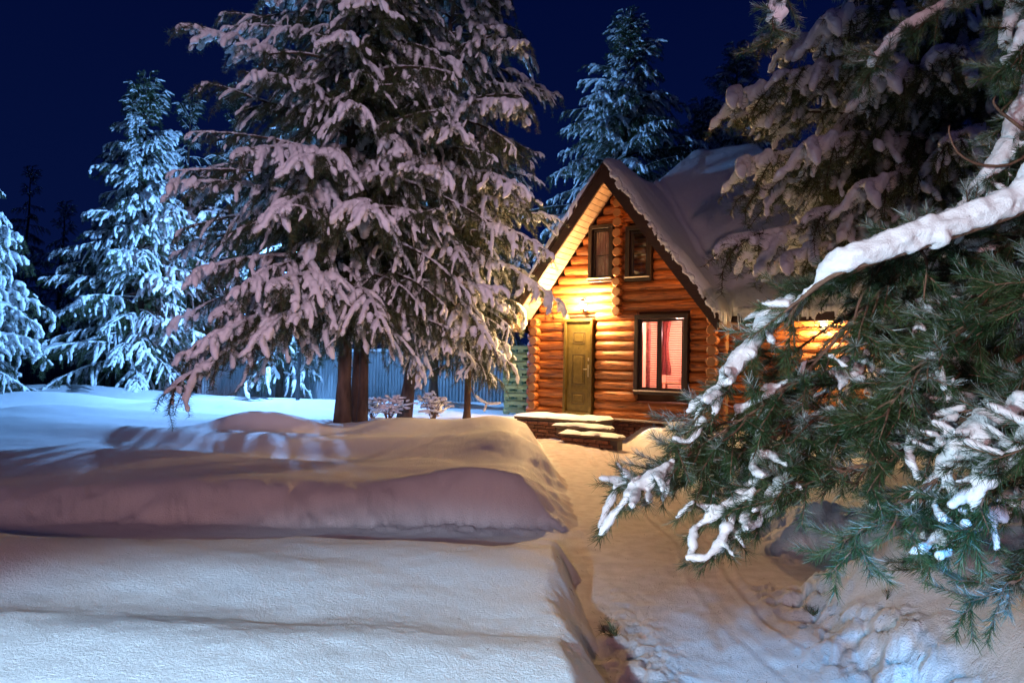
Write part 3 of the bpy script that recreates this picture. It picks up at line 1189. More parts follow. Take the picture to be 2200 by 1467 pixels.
# local frame of the steps: origin at (-.9, -.5)
def stp(s0, s1, w0, w1, zt, t, seed):
    a0, a1, b0, b1 = s0 + .9, s1 + .9, w0 + .5, w1 + .5
    MB().box(((a0 + a1) / 2, (b0 + b1) / 2, (zt - t) / 2 - .05), (a1 - a0 - .06, b1 - b0 - .04, zt - t + .1)).build('step_base', MORTAR, STEPS)
    sl = MB().box(((a0 + a1) / 2, (b0 + b1) / 2 - .01, zt - t / 2), (a1 - a0 + .04, b1 - b0 + .02, t), bevel=.012).build('slab', STEPM, STEPS)
    snow_cap('snow_cap', a0 - .03, a1 + .03, b0 - .035, b1, zt + .001, .045, sl, seed)
    nb = int((a1 - a0) / .25)
    rows = int((zt - t) / .073)
    for r_ in range(rows):
        for i in range(nb):
            o = bpy.data.objects.new('brick', sh)
            COL.objects.link(o)
            o.parent = STEPS
            o.location = (a0 + .15 + i * .25 + (.07 if r_ % 2 else 0), b0 - .012, .04 + r_ * .073)


stp(-1.85, .0, -1.0, -.12, .53, .07, 1)
stp(-.75, .42, -1.24, -1.0, .42, .06, 2)
stp(-.45, .75, -1.50, -1.24, .30, .06, 3)
for r_ in range(6):
    for i in range(3):
        o = bpy.data.objects.new('brick', sh)
        COL.objects.link(o)
        o.parent = STEPS
        o.location = (-.922, -.33 + i * .25 + (.06 if r_ % 2 else 0), .04 + r_ * .073)
        o.rotation_euler = (0, 0, math.pi / 2)


# ---- wall lanterns
def emit(name, color, strength):
    m, nt, b = new_mat(name)
    b.inputs['Base Color'].default_value = (0.9, .8, .6, 1)
    b.inputs['Emission Color'].default_value = (*color, 1)
    b.inputs['Emission Strength'].default_value = strength
    return m


WARMB = emit('warm_bulb', (1, .78, .42), 400)


def lantern(loc_s, loc_w, loc_z, energy, label, color):
    root = empty('wall_lantern', hw(loc_s, loc_w, loc_z), HU)
    tag(root, label, 'lamp')
    MB().box((0, -.012, -.02), (.10, .024, .18), bevel=.006).tube([(0, -.02, -.05), (0, -.10, -.09), (0, -.125, -.05)], .010, 6).build('bracket', BLACKM, root)
    MB().tube([(0, -.125, -.075), (0, -.125, -.055)], [.05, .055], 8).build('lamp_base', BLACKM, root)
    MB().tube([(0, -.125, -.012), (0, -.125, .0), (0, -.125, .028), (0, -.125, .056), (0, -.125, .068)], [.020, .045, .056, .045, .020], 14).build('bulb', WARMB, root, smooth=True)
    for k_ in range(4):
        aa = k_ * math.pi / 2 + .785
        MB().tube([(.05 * math.cos(aa), -.125 + .05 * math.sin(aa), -.06), (.062 * math.cos(aa), -.125 + .062 * math.sin(aa), .12)], .004, 4).build('lantern_bar', BLACKM, root)
    MB().tube([(0, -.125, .12), (0, -.125, .15), (0, -.125, .17)], [.07, .04, .008], 8).build('lamp_cap', BLACKM, root)
    lamp('lantern_and_fill_light', 'POINT', hw(loc_s, loc_w - .16, loc_z + .028), color, energy, .072)
    lamp('lantern_and_fill_light', 'SPOT', hw(loc_s, loc_w - .50, loc_z + .05), color, energy * .7, .06, hw(loc_s, loc_w, loc_z + .02), R(140), .9)  # added unseen spot that spreads the lantern's glow over the wall
    return root


lantern(-.78, .0, 2.86, 1450, 'glowing wall lantern above the brass coloured front door', (1.0, .62, .26))
lantern(3.86, .62, 2.40, 380, 'glowing wall lantern on the extension seen through the near pine branches', (1.0, .62, .26))

# ------------------------------------------------------------------ fences
FENCEM = simple('ribbed_fence_metal', (.30, .34, .36), .45, .2, noise=(.24, .28, .30), scale=2, stretch=(1, 1, .3))
POSTM = simple('dark_fence_post', (.03, .028, .03), .7)


def fence(p0, p1, zb, zt, label, pw=1.15, mat=FENCEM, name='metal_fence'):
    p0, p1 = np.array(p0, float), np.array(p1, float)
    L = np.linalg.norm(p1 - p0)
    ang = math.atan2(p1[1] - p0[1], p1[0] - p0[0])
    root = empty(name, (p0[0], p0[1], 0), ang)
    tag(root, label, 'fence')
    # one corrugated sheet, shared by all panels
    V = []
    xs = []
    rib = pw / 11
    for i in range(11):
        xs += [(i * rib, 0), (i * rib + rib * .30, 0), (i * rib + rib * .42, -.02), (i * rib + rib * .72, -.02), (i * rib + rib * .84, 0)]
    xs.append((pw, 0))
    mb = MB()
    V = [(x, y, zb) for x, y in xs] + [(x, y, zt) for x, y in xs] + [(x, y + .004, zb) for x, y in xs] + [(x, y + .004, zt) for x, y in xs]
    n = len(xs)
    mb.add(V, [(i, i + 1, n + i + 1, n + i) for i in range(n - 1)] + [(2 * n + i + 1, 2 * n + i, 3 * n + i, 3 * n + i + 1) for i in range(n - 1)])
    me = mb.mesh('panel', mat, fix=False)
    x = 0
    i = 0
    while x < L - .3:
        o = link('panel', me, root, (x, .004 * (i % 2), rng.uniform(-.02, .02)))
        x += pw + .012
        i += 1
    pm = MB().box((0, .06, (zt + zb) / 2 - .1), (.06, .06, zt - zb)).mesh('post', POSTM)
    x = 0
    while x <= L + .1:
        link('post', pm, root, (x, 0, 0))
        x += 2.324
    for zz in (zb + .35, zt - .3):
        MB().box((L / 2, .032, zz), (L, .035, .04)).build('rail', POSTM, root)
    mb = MB()
    P = [(q, 0.0, zt + .02 + .015 * math.sin(q * 3)) for q in np.linspace(0, L, int(L * 3))]
    mb.tube(P, [.045 + .015 * math.sin(i * 1.7) for i in range(len(P))], 6)
    mb.build('snow_ridge', SNOWR, root, smooth=True)
    return root


fence((-10.4, 23.0), (1.25, 19.4), .25, 1.95, 'ribbed metal fence behind the middle trees, lit blue by the floodlight')
fence((-34, 33), (-11.5, 25.5), .3, 2.1, 'dark ribbed fence at the far left edge behind the blue lit pine', mat=simple('dark_fence_metal', (.10, .11, .12), .6))  # darker metal than the middle fence

# ------------------------------------------------------------------ stack of green pallets beside the house corner
GREEN = simple('pale_green_paint', (.30, .52, .34), .6, noise=(.24, .44, .30), scale=5, rand=.1)
order = ['lowest', 'second', 'third', 'fourth', 'fifth', 'sixth', 'seventh', 'eighth', 'topmost']
pal0 = None
pc = at(1126, 792, 16.4)
for i in range(9):
    zb = .40 + i * .185
    if pal0 is None:
        pal0 = empty('pallet', (pc[0], pc[1], zb), R(-14))
        bm_ = MB().box((0, 0, 0), (.78, .095, .022), bevel=.003).mesh('board', GREEN)
        bk = MB().box((0, 0, 0), (.13, .11, .085), bevel=.004).mesh('block', GREEN)
        fr_ = MB().box((0, 0, 0), (.78, .022, .075), bevel=.003).mesh('face_board', GREEN)
        for yb in (-.36, -.18, 0, .18, .36):
            link('board', bm_, pal0, (0, yb, .162))
        for yb in (-.36, 0, .36):
            link('board', bm_, pal0, (0, yb, .012))
            for xb in (-.32, 0, .32):
                link('block', bk, pal0, (xb, yb, .0665))
        link('face_board', fr_, pal0, (0, -.43, .112))
        pr = pal0
    else:
        pr = pal0.copy()
        COL.objects.link(pr)
        pr.location = (pc[0] + rng.uniform(-.02, .02), pc[1] + rng.uniform(-.02, .02), zb)
        pr.rotation_euler = (0, 0, R(-14 + rng.uniform(-1.5, 1.5)))
        for ch in list(pal0.children):
            c = ch.copy()
            COL.objects.link(c)
            c.parent = pr
    nth = order[i]
    tag(pr, ('lowest' if i == 0 else 'topmost' if i == 8 else nth + ' from the bottom') + ' green slatted pallet in the stack left of the log house corner', 'pallet', 'green pallets stacked beside the house')

# ------------------------------------------------------------------ floodlight on its pole behind the big tree
fl = empty('floodlight_pole', (FLOOD[0] + .25, FLOOD[1] + .25, 0))
tag(fl, 'tall grey pole with a cold blue floodlight, hidden behind the big snowy pine', 'floodlight')
MB().tube([(0, 0, .2), (0, 0, 2.5), (0, 0, 4.75)], [.06, .05, .04], 10).build('pole', POSTM, fl, smooth=True)
MB().box((-.10, -.10, 4.72), (.16, .30, .20), rot=Matrix.Rotation(R(-45), 3, 'Z'), bevel=.02).build('lamp_head', BLACKM, fl)
MB().box((-.175, -.175, 4.70), (.012, .26, .16), rot=Matrix.Rotation(R(45), 3, 'Z')).build('lamp_glass', emit('cold_bulb', (.35, .75, 1.0), 40), fl)

# ------------------------------------------------------------------ snow laden trees


def tubes_fast(paths, n=6):
    """many (points, radii) tubes at once -> arrays (V, quads)"""
    Vs, Fs, base = [], [], 0
    ang = np.linspace(0, 2 * math.pi, n, endpoint=False)
    ca, sa = np.cos(ang)[:, None], np.sin(ang)[:, None]
    for P, r in paths:
        P = np.asarray(P, float)
        k = len(P)
        T = np.gradient(P, axis=0)
        T /= np.linalg.norm(T, axis=1)[:, None] + 1e-9
        up = np.array([0, 0, 1.0]) if abs(T[0][2]) < .9 else np.array([1.0, 0, 0])
        a = np.cross(T, up)
        a /= np.linalg.norm(a, axis=1)[:, None] + 1e-9
        b = np.cross(T, a)
        for i in range(k):
            Vs.append(P[i] + r[i] * (ca * a[i] + sa * b[i]))
        q = np.arange(k - 1)[:, None] * n
        j = np.arange(n)[None]
        j2 = (j + 1) % n
        f = np.stack([q + j, q + j2, q + n + j2, q + n + j], -1).reshape(-1, 4) + base
        Fs.append(f)
        # close the ends with degenerate-free quads (n is even)
        for o in (0, (k - 1) * n):
            if n == 6:
                f2 = np.array([[0, 1, 2, 3], [0, 3, 4, 5]]) + o + base
                Fs.append(f2 if o else f2[:, ::-1])
        base += k * n
    return np.concatenate(Vs), np.concatenate(Fs)


def remeshed(name, V, quads, voxel, mat, smooth_it=2, disp=0.0, dscale=10.0, seed=0):
    """melt overlapping tubes into one soft skin of snow"""
    me = raw_mesh('tmp', V, quads, mat)
    o = bpy.data.objects.new('tmp', me)
    COL.objects.link(o)
    md = o.modifiers.new('r', 'REMESH')
    md.mode = 'VOXEL'
    md.voxel_size = voxel
    if smooth_it:
        sm = o.modifiers.new('s', 'SMOOTH')
        sm.iterations = smooth_it
        sm.factor = .5
    dg = bpy.context.evaluated_depsgraph_get()
    dg.update()
    out = bpy.data.meshes.new_from_object(o.evaluated_get(dg))
    bpy.data.objects.remove(o)
    bpy.data.meshes.remove(me)
    out.name = name
    n = len(out.vertices)
    if disp and n:
        co = np.empty(n * 3, np.float32)
        out.vertices.foreach_get('co', co)
        co = co.reshape(-1, 3)
        nr = np.empty(n * 3, np.float32)
        out.vertices.foreach_get('normal', nr)
        nr = nr.reshape(-1, 3)
        d = fbm(co[:, 0] * dscale, co[:, 1] * dscale, co[:, 2] * dscale, oct=3, seed=seed)
        co = co + nr * (d * disp)[:, None]
        out.vertices.foreach_set('co', co.astype(np.float32).ravel())
    out.materials.clear()
    out.materials.append(mat)
    out.polygons.foreach_set('use_smooth', [True] * len(out.polygons))
    out.update()
    return out


def needles(axes, rg, per_m, ln, wd, fwd=.55, spread=1.0, frost=None):
    """needles as slim triangles round the given axis polylines; axes = list of (k,3)"""
    A, B = [], []
    for P in axes:
        P = np.asarray(P, float)
        A.append(P[:-1])
        B.append(P[1:])
    A, B = np.concatenate(A), np.concatenate(B)
    L = np.linalg.norm(B - A, axis=1)
    cnt = rg.poisson(L * per_m)
    idx = np.repeat(np.arange(len(A)), cnt)
    n = len(idx)
    t = rg.random(n)[:, None]
    base = A[idx] + (B[idx] - A[idx]) * t
    T = (B - A)[idx] / (L[idx][:, None] + 1e-9)
    rnd = rg.normal(size=(n, 3))
    perp = rnd - T * (rnd * T).sum(1)[:, None]
    perp /= np.linalg.norm(perp, axis=1)[:, None] + 1e-9
    D = T * fwd * (1 + .35 * rg.normal(size=(n, 1))) + perp * spread
    D[:, 2] += .10
    D /= np.linalg.norm(D, axis=1)[:, None]
    l = ln * (.7 + .5 * rg.random((n, 1)))
    side = np.cross(D, rg.normal(size=(n, 3)))
    side /= np.linalg.norm(side, axis=1)[:, None] + 1e-9
    w = wd * .5
    V = np.stack([base - side * w, base + side * w, base + D * l + side * w * .3, base + D * l - side * w * .3], 1).reshape(-1, 3)
    q = np.arange(4 * n).reshape(n, 4)
    return V, q, base, D


def bough(seed, L, heavy, droop=.16, drop=.8, dens=1.0, voxel=.020, fs=1.0):
    """one bough growing along +X; returns meshes (wood, needles, snow)"""
    rg = np.random.default_rng(seed)
    t = np.linspace(0, 1, 12)
    main = np.stack([L * t, .10 * L * vnoise(t * 2 + seed, t * 0, seed=80) * t, .10 * L * t - droop * 2 * L * t ** 2], -1)
    wood = [(main, .026 * (1 - t) * L / 2 + .006)]
    axes, snow = [main[4:]], []
    snow.append((main + [0, 0, .022], (.024 + .014 * heavy) * (1 + .3 * rg.normal(size=12).clip(-1, 1)) * (1 - .3 * t) + .004))

    def P(tt):
        return np.array([np.interp(tt, t, main[:, k]) for k in range(3)])
    tt = .16
    sd = 1
    while tt < 1.0:
        b = P(tt)
        ll = (.20 + .24 * L * (1 - tt) ** .8) * rg.uniform(.6, 1.25)
        yaw = sd * R(rg.uniform(30, 72)) * (1.15 - .6 * tt)
        d = np.array([math.cos(yaw), math.sin(yaw), rg.uniform(-.35, .1)])
        s = np.linspace(0, 1, 7)[:, None]
        dz = ll * drop * rg.uniform(.6, 1.5)
        q = b + d * ll * s + np.array([0, 0, -1.0]) * dz * s ** 2
        wood.append((q, np.linspace(.010, .003, 7)))
        axes.append(q[1:])
        loaded = rg.random() < .25 + .55 * heavy        # a cluster is either snowed in or nearly bare
        if loaded:
            rr = rg.uniform(.020, .032) * (1 + .35 * heavy) * fs
            snow.append((q[1:] + [rr * .3, 0, rr * .6], rr * np.array([.6, .9, 1.05, 1.2, 1.15, .7])))
        nf = max(2, int(ll / .085 * dens))
        for i in range(nf):
            u = (i + .7) / nf
            b2 = b + d * ll * u + np.array([0, 0, -1.0]) * dz * u ** 2
            fl_ = rg.uniform(.10, .30) * (1 + .25 * heavy)
            a2 = yaw + rg.choice([-1, 1]) * R(rg.uniform(10, 70))
            hz = rg.uniform(.15, .75)
            d2 = np.array([math.cos(a2) * hz, math.sin(a2) * hz, -rg.uniform(.5, 1.3)])
            d2 /= np.linalg.norm(d2)
            s2 = np.linspace(0, 1, 5)[:, None]
            f = b2 + d2 * fl_ * s2 + np.array([0, 0, -.08 * fl_]) * s2 ** 2
            wood.append((f, np.linspace(.005, .002, 5)))
            axes.append(f)
            if rg.random() < (.80 if loaded else .16):
                rr = rg.uniform(.015, .030) * (1 + .4 * heavy) * (1.0 if loaded else .75) * fs
                out = np.array([d2[0] * .6 + .35, d2[1] * .6, .45])
                k0 = rg.integers(0, 2) if not loaded else 0
                g = b2 + (f - b2) * rg.uniform(.6, .95)
                snow.append(((g + out * rr)[k0:], (rr * np.array([.7, 1.0, 1.2, 1.0, .55]) * rg.uniform(.8, 1.2, 5))[k0:]))
        tt += rg.uniform(.045, .085) / dens * 2.0 / L
        sd = -sd
    # larger pads of snow lying over the twigs towards the tip
    for i in range(int(4 * heavy * L)):
        tb_ = rg.uniform(.35, 1)
        b = P(tb_) + rg.normal(size=3) * [.05, .14, .02]
        rr = rg.uniform(.035, .065) * fs
        dn = np.array([rg.uniform(0, .5), rg.uniform(-.3, .3), -1.0]) * rg.uniform(.12, .30)
        s2 = np.linspace(0, 1, 5)[:, None]
        snow.append((b + dn * s2, rr * np.array([.7, 1.0, 1.05, .85, .5])))
    Vw, Fw = tubes_fast(wood, 6)
    Vn, Fn, _, _ = needles(axes, rg, 260, .072, .0055)
    Vs, Fs = tubes_fast(snow, 6)
    return (raw_mesh('branch', Vw, Fw, BARK), raw_mesh('needles', Vn, Fn, NEEDLE, smooth=False),
            remeshed('snow', Vs, Fs, voxel, SNOW, 1, .012, 15.0, seed))


BOUGHS_H = [bough(100 + i, 3.2, h, dr, dp, fs=1.35) for i, (h, dr, dp) in enumerate([(.8, .16, .8), (.6, .20, 1.0), (1.0, .12, .7), (.5, .18, .8)])]
BOUGHS_L = [bough(200 + i, 3.2, h, dr, dp, fs=1.15) for i, (h, dr, dp) in enumerate([(.15, .12, .6), (.3, .18, .9), (.0, .15, .7)])]
SMALL_H = [bough(400 + i, 1.7, h, dr, dp, fs=1.45) for i, (h, dr, dp) in enumerate([(.9, .16, .8), (.7, .14, 1.0), (1.0, .12, .7), (.8, .18, .8)])]
SMALL_L = [bough(500 + i, 1.7, h, dr, dp) for i, (h, dr, dp) in enumerate([(.15, .12, .6), (.3, .16, .9), (.0, .15, .7)])]
BOUGHS_T = [bough(300 + i, 1.0, .35, -.02, .3) for i in range(2)]        # short, stiff, for the tops


def put_bough(root, meshes, loc, az, pitch, scale, roll=0.0, sz=1.0):
    wood, nd, sn = meshes
    o = bpy.data.objects.new('branch', wood)
    COL.objects.link(o)
    o.parent = root
    o.location = loc
    o.rotation_euler = (Matrix.Rotation(az, 3, 'Z') @ Matrix.Rotation(-pitch, 3, 'Y') @ Matrix.Rotation(roll, 3, 'X')).to_euler()
    o.scale = (scale, scale * sz, scale * sz)
    for nm, m in (('needles', nd), ('snow', sn)):
        c = bpy.data.objects.new(nm, m)
        COL.objects.link(c)
        c.parent = o
    return o


def tree(name, base, H, label, profile, n, seed, trunk_r=.12, lean=(0, 0), z_first=1.2, heavy=.5, group=None, tops=10,
         window=None, sector=None, pitch0=R(8), pitch1=R(-14), cat='tree', extra=(), jitter=.25):
    """profile: list of (height, radius)"""
    rg = np.random.default_rng(seed)
    bz = base[2] if len(base) > 2 else gz(base[0], base[1]) - .12
    root = empty(name, (base[0], base[1], bz))
    tag(root, label, cat, group)
    zs = np.linspace(0, H, 16)
    px = lean[0] * zs / H + .05 * vnoise(zs * .5 + seed, zs * 0, seed=90)
    py = lean[1] * zs / H + .05 * vnoise(zs * .5 + seed, zs * 0, seed=91)
    px, py = px - px[0], py - py[0]
    rad = trunk_r * (1 - .93 * zs / H) + .01
    rad[0] *= 1.35
    mb = MB()
    n_s = 12
    P = np.stack([px, py, zs], -1)
    V, Fs = tube_arrays(P, rad, n_s)
    V = V * (1 + 0 * V)
    nn = vnoise(V[:, 0] * 14, V[:, 1] * 14, V[:, 2] * 2.5, seed=92)
    ax = np.repeat(P, n_s, axis=0)
    V = V + (V - ax) * (.12 * nn)[:, None]
    mb.add(V, Fs)
    mb.build('trunk', BARK, root, smooth=True)
    prof_z, prof_r = zip(*profile)
    az = rg.uniform(0, 6.28)
    for i in range(n):
        f = (i + .5) / n
        z = z_first + (H * .97 - z_first) * (f ** 1.05)
        az += 2.39996 + rg.normal() * .25
        if sector is not None:
            # keep boughs inside the part of the crown that faces the view
            a0, a1 = sector
            a = a0 + ((az - a0) % (a1 - a0))
        else:
            a = az
        rr = np.interp(z, prof_z, prof_r) * (1 + rg.uniform(-jitter, jitter * .6))
        hv = rg.random() < heavy
        small = rr < 2.1
        ms = ((SMALL_H if small else BOUGHS_H) if hv else (SMALL_L if small else BOUGHS_L))[rg.integers(0, 4 if hv else 3)]
        if z > H * .88:
            ms = BOUGHS_T[rg.integers(0, 2)]
            sc = max(rr, .25) / 1.0
            pt = R(38)
        else:
            sc = max(rr, .3) / (1.7 if small else 3.2)
            pt = pitch1 + (pitch0 - pitch1) * (z / H) + rg.normal() * .16
        loc = (float(np.interp(z, zs, px)), float(np.interp(z, zs, py)), z)
        if window is not None:
            hit = False
            for q_ in np.linspace(.15, 1, 8):
                for dz_ in (0, -.25, -.45):
                    w3 = np.array([base[0] + loc[0] + math.cos(a) * math.cos(pt) * rr * q_, base[1] + loc[1] + math.sin(a) * math.cos(pt) * rr * q_,
                                   bz + z + math.sin(pt) * rr * q_ - .22 * rr * q_ * q_ + dz_])
                    c_ = (w3 - CAM) @ CR
                    if c_[2] < -.1 and math.hypot(1100 + F * c_[0] / -c_[2] - window[0], 733.5 - F * c_[1] / -c_[2] - window[1]) < window[2]:
                        hit = True
            if hit:
                continue
        put_bough(root, ms, loc, a, pt, sc, rg.normal() * .15, 1.0 + .25 * (sc < .8))
    for i in range(tops):
        put_bough(root, BOUGHS_T[i % 2], (float(px[-1]), float(py[-1]), H - .1 - .14 * (i // 2)), i * 2.4, R(72 - 5 * i), .75)
    for (tip, root_h, heavy_i, wide) in extra:
        # a named bough reaching from the trunk to a given point
        r0 = np.array([np.interp(root_h, zs, px) + base[0], np.interp(root_h, zs, py) + base[1], bz + root_h])
        d = np.asarray(tip) - r0
        D = np.linalg.norm(d)
        m = BOUGHS_H[heavy_i]
        # the bough mesh itself sinks towards its tip, so aim a little above
        s = D / 3.2
        sink = [.11, .15, .07, .13][heavy_i] * 2.0
        a = math.atan2(d[1], d[0])
        el = math.asin(max(-1, min(1, d[2] / D))) + math.atan(sink)
        put_bough(root, m, tuple(r0 - np.array([base[0], base[1], bz])), a, el, s, 0, wide)
    return root


# big pines in the middle
pA = at(737, 905, 12.6)
big_prof = [(0, 1.8), (1.5, 2.9), (2.5, 2.9), (4, 2.75), (6, 2.3), (8, 1.9), (10, 1.3), (13, .3)]
exA = []
for (px, py, d, rh, hi, wd) in [(392, 55, 10.8, 6.3, 2, .9), (380, 395, 10.6, 3.9, 0, 1.0), (388, 872, 9.7, 2.2, 1, .8), (425, 585, 10.4, 3.0, 0, 1.0),
                                (405, 760, 10.3, 2.4, 3, 1.0), (545, 160, 10.6, 5.9, 0, 1), (800, 470, 9.6, 3.9, 0, .9), (770, 240, 10.0, 5.6, 2, .8),
                                (830, 740, 9.9, 2.6, 1, .8), (600, 460, 9.8, 4.2, 0, 1), (640, 690, 9.8, 2.6, 3, .9), (520, 330, 10.2, 5.0, 2, 1.0),
                                (560, 740, 9.9, 2.5, 0, .9), (470, 680, 10.3, 2.9, 2, 1.0)]:
    exA.append((at(px, py, d), rh, hi, wd))
tree('pine_tree', (pA[0], pA[1]), 13, 'tallest snow laden pine, thick dark trunk, long boughs drooping to the left', big_prof, 155, 1,
     trunk_r=.125, z_first=2.05, heavy=.5, extra=exA, pitch1=R(-4), pitch0=R(14))
pA2 = at(762, 900, 13.1)
tree('pine_tree', (pA2[0], pA2[1]), 11.5, 'slim trunked pine between the thick dark trunk and its right hand neighbour',
     [(0, .8), (3, 1.6), (7, 1.3), (11, .3)], 30, 2, trunk_r=.085, z_first=2.6, heavy=.25)
pA3 = at(778, 898, 12.9)
tree('pine_tree', (pA3[0], pA3[1]), 12, 'right hand trunk of the close trio of dark pine trunks',
     [(0, .8), (3, 2.0), (7, 1.6), (11, .3)], 45, 3, trunk_r=.08, z_first=2.2, lean=(.3, 0), heavy=.3)
pB = at(868, 890, 14.1)
exB = []
for (px, py, d, rh, hi, wd) in [(1190, 665, 12.6, 3.9, 0, .8), (1143, 240, 11.8, 6.6, 2, .8), (1165, 560, 12.2, 4.4, 3, .8), (1060, 760, 11.6, 2.9, 1, .9),
                                (1110, 420, 11.7, 5.2, 0, .8), (1000, 590, 11.2, 3.9, 1, .8), (980, 300, 11.2, 6.0, 0, .8), (1140, 110, 12.6, 8.0, 2, .7),
                                (960, 760, 11.8, 2.6, 3, .8), (1130, 480, 12.2, 4.6, 1, .7), (900, 840, 12, 2.2, 3, .7)]:
    exB.append((at(px, py, d), rh, hi, wd))
tree('pine_tree', (pB[0], pB[1]), 12.5, 'snow laden pine leaning right, its bough tips glowing beside the lit front door',
     [(0, 1.2), (2, 2.0), (4, 2.3), (6, 2.2), (8, 1.9), (10, 1.2), (12, .3)], 125, 4, trunk_r=.12, z_first=2.35, lean=(1.0, .2),
     heavy=.5, extra=exB, pitch1=R(-2), pitch0=R(12))
pC = at(1003, 885, 13.6)
tree('pine_tree', (pC[0], pC[1]), 4.6, 'small pine with a thin pale trunk nearest the left corner of the house',
     [(0, .5), (1.2, 1.0), (2.5, 1.1), (4, .4)], 34, 5, trunk_r=.065, z_first=1.15, heavy=.25, tops=4)
pD = at(930, 866, 17.6)
tree('pine_tree', (pD[0], pD[1]), 9, 'pine with a blue lit trunk standing just in front of the ribbed fence',
     [(0, .8), (3, 1.5), (6, 1.2), (9, .3)], 34, 6, trunk_r=.11, z_first=2.0, heavy=.4)
pE = at(600, 862, 21.5)
tree('pine_tree', (pE[0], pE[1]), 8.5, 'blue lit pine half hidden behind the left boughs of the tallest pine',
     [(0, 1.2), (2, 1.6), (5, 1.2), (8, .3)], 50, 16, trunk_r=.10, z_first=.9, heavy=.8)

# the bright blue pine on the left and its neighbours
pL = at(290, 850, 23.5)
tree('pine_tree', (pL[0], pL[1]), 10.6, 'bright blue lit pine with a pointed top standing alone on the left',
     [(0, 2.2), (1.2, 2.95), (3, 2.8), (5, 2.2), (7, 1.5), (9, 1.05), (11, .4)], 150, 7, trunk_r=.19, z_first=.9, heavy=.95, tops=8,
     pitch1=R(-2), pitch0=R(20))
pL2 = at(385, 845, 27)
tree('pine_tree', (pL2[0], pL2[1]), 11.3, 'dim pine top rising just right of the bright blue pine',
     [(0, 1.6), (4, 2.2), (8, 1.2), (11, .3)], 60, 8, trunk_r=.16, z_first=1.5, heavy=.35, tops=8, pitch0=R(25))
pL3 = at(482, 845, 26)
tree('pine_tree', (pL3[0], pL3[1]), 11.4, 'dim pine top between the bright blue pine and the tallest pine',
     [(0, 1.6), (4, 2.4), (8, 1.4), (11, .3)], 60, 9, trunk_r=.16, z_first=1.5, heavy=.4, tops=8, pitch0=R(25))
pL4 = at(-95, 850, 17.5)
tree('pine_tree', (pL4[0], pL4[1]), 6.8, 'blue lit pine cut off by the left edge of the picture',
     [(0, 1.5), (1.5, 2.15), (3, 1.9), (5, 1.2), (6.5, .4)], 75, 10, trunk_r=.15, z_first=.6, heavy=.7, tops=4)
# dark wood beyond the far fence
for i, (px, d, H, lab) in enumerate([(40, 40, 12, 'near black pine at the far left behind the dark fence'),
                                     (120, 36, 9.0, 'near black pine just left of the bright blue pine'),
                                     (-60, 38, 10, 'near black pine at the left picture edge, behind the cut off blue pine'),
                                     (1080, 40, 11, 'dark distant pine seen left of the roof peak, above the fence')]):
    p = at(px, 840, d)
    tree('pine_tree', (p[0], p[1], .2), H, lab, [(0, 2.0), (3, 2.6), (H * .7, 1.3), (H, .3)], 46, 20 + i, trunk_r=.18, z_first=1.0, heavy=.15, tops=4)
# trees behind the house
pH = at(1337, 800, 24)
tree('pine_tree', (pH[0], pH[1], .3), 13.6, 'wide bluish pine with a pointed top directly behind the roof peak',
     [(0, 2.4), (5, 3.5), (8, 3.1), (10, 2.2), (12, 1.2), (13.4, .5)], 150, 12, trunk_r=.2, z_first=3.5, heavy=.75, tops=8, pitch0=R(22))
pH2 = at(1575, 800, 26)
tree('pine_tree', (pH2[0], pH2[1], .3), 13.4, 'dark narrow pine top behind the right end of the roof',
     [(0, 2.2), (5, 3.2), (9, 2.6), (11.5, 1.5), (13, .6)], 110, 13, trunk_r=.2, z_first=3.0, heavy=.85, tops=8, pitch0=R(26))
pH3 = at(1505, 800, 25)
tree('pine_tree', (pH3[0], pH3[1], .3), 10.8, 'small thin blue pine top between the two pines behind the roof',
     [(0, 1.6), (5, 2.6), (8, 1.9), (10.6, .3)], 80, 14, trunk_r=.12, z_first=3.0, heavy=.7, tops=8, pitch0=R(24))
# big pine right of the house
pR = np.array([7.6, 10.6, 0])
exR = []
for (px, py, d, rh, hi, wd) in [(1580, 235, 9.4, 5.4, 0, .8), (1608, 300, 9.6, 4.9, 3, .7), (1572, 545, 9.0, 3.6, 2, .8), (1632, 455, 9.4, 4.2, 1, .8), (1600, 380, 9.6, 4.6, 0, .8),
                                (1690, 600, 9.0, 3.4, 0, .7), (1760, 480, 8.8, 3.9, 2, .8), (1740, 330, 8.6, 4.6, 0, .9), (1650, 90, 9.4, 6.0, 2, .8), (1700, 180, 9.0, 5.6, 3, .9),
                                (1860, 420, 8.4, 4.2, 0, .9), (1960, 560, 8.0, 3.4, 2, .9), (1900, 200, 8.0, 5.6, 0, .8),
                                (2080, 330, 7.6, 4.6, 1, .9), (2050, 120, 7.8, 6.0, 2, .9), (1780, 60, 8.6, 6.6, 0, .9)]:
    exR.append((at(px, py, d), rh, hi, wd))
tree('pine_tree', (pR[0], pR[1]), 13, 'huge snow laden pine right of the house, its boughs overhanging the roof',
     [(0, 1.5), (2.2, 2.9), (4, 3.3), (6, 3.1), (8, 2.6), (10, 1.8), (13, .3)], 190, 15, trunk_r=.2, z_first=2.1, heavy=.4, window=(1775, 675, 50), extra=exR,
     pitch1=R(-4), pitch0=R(10))

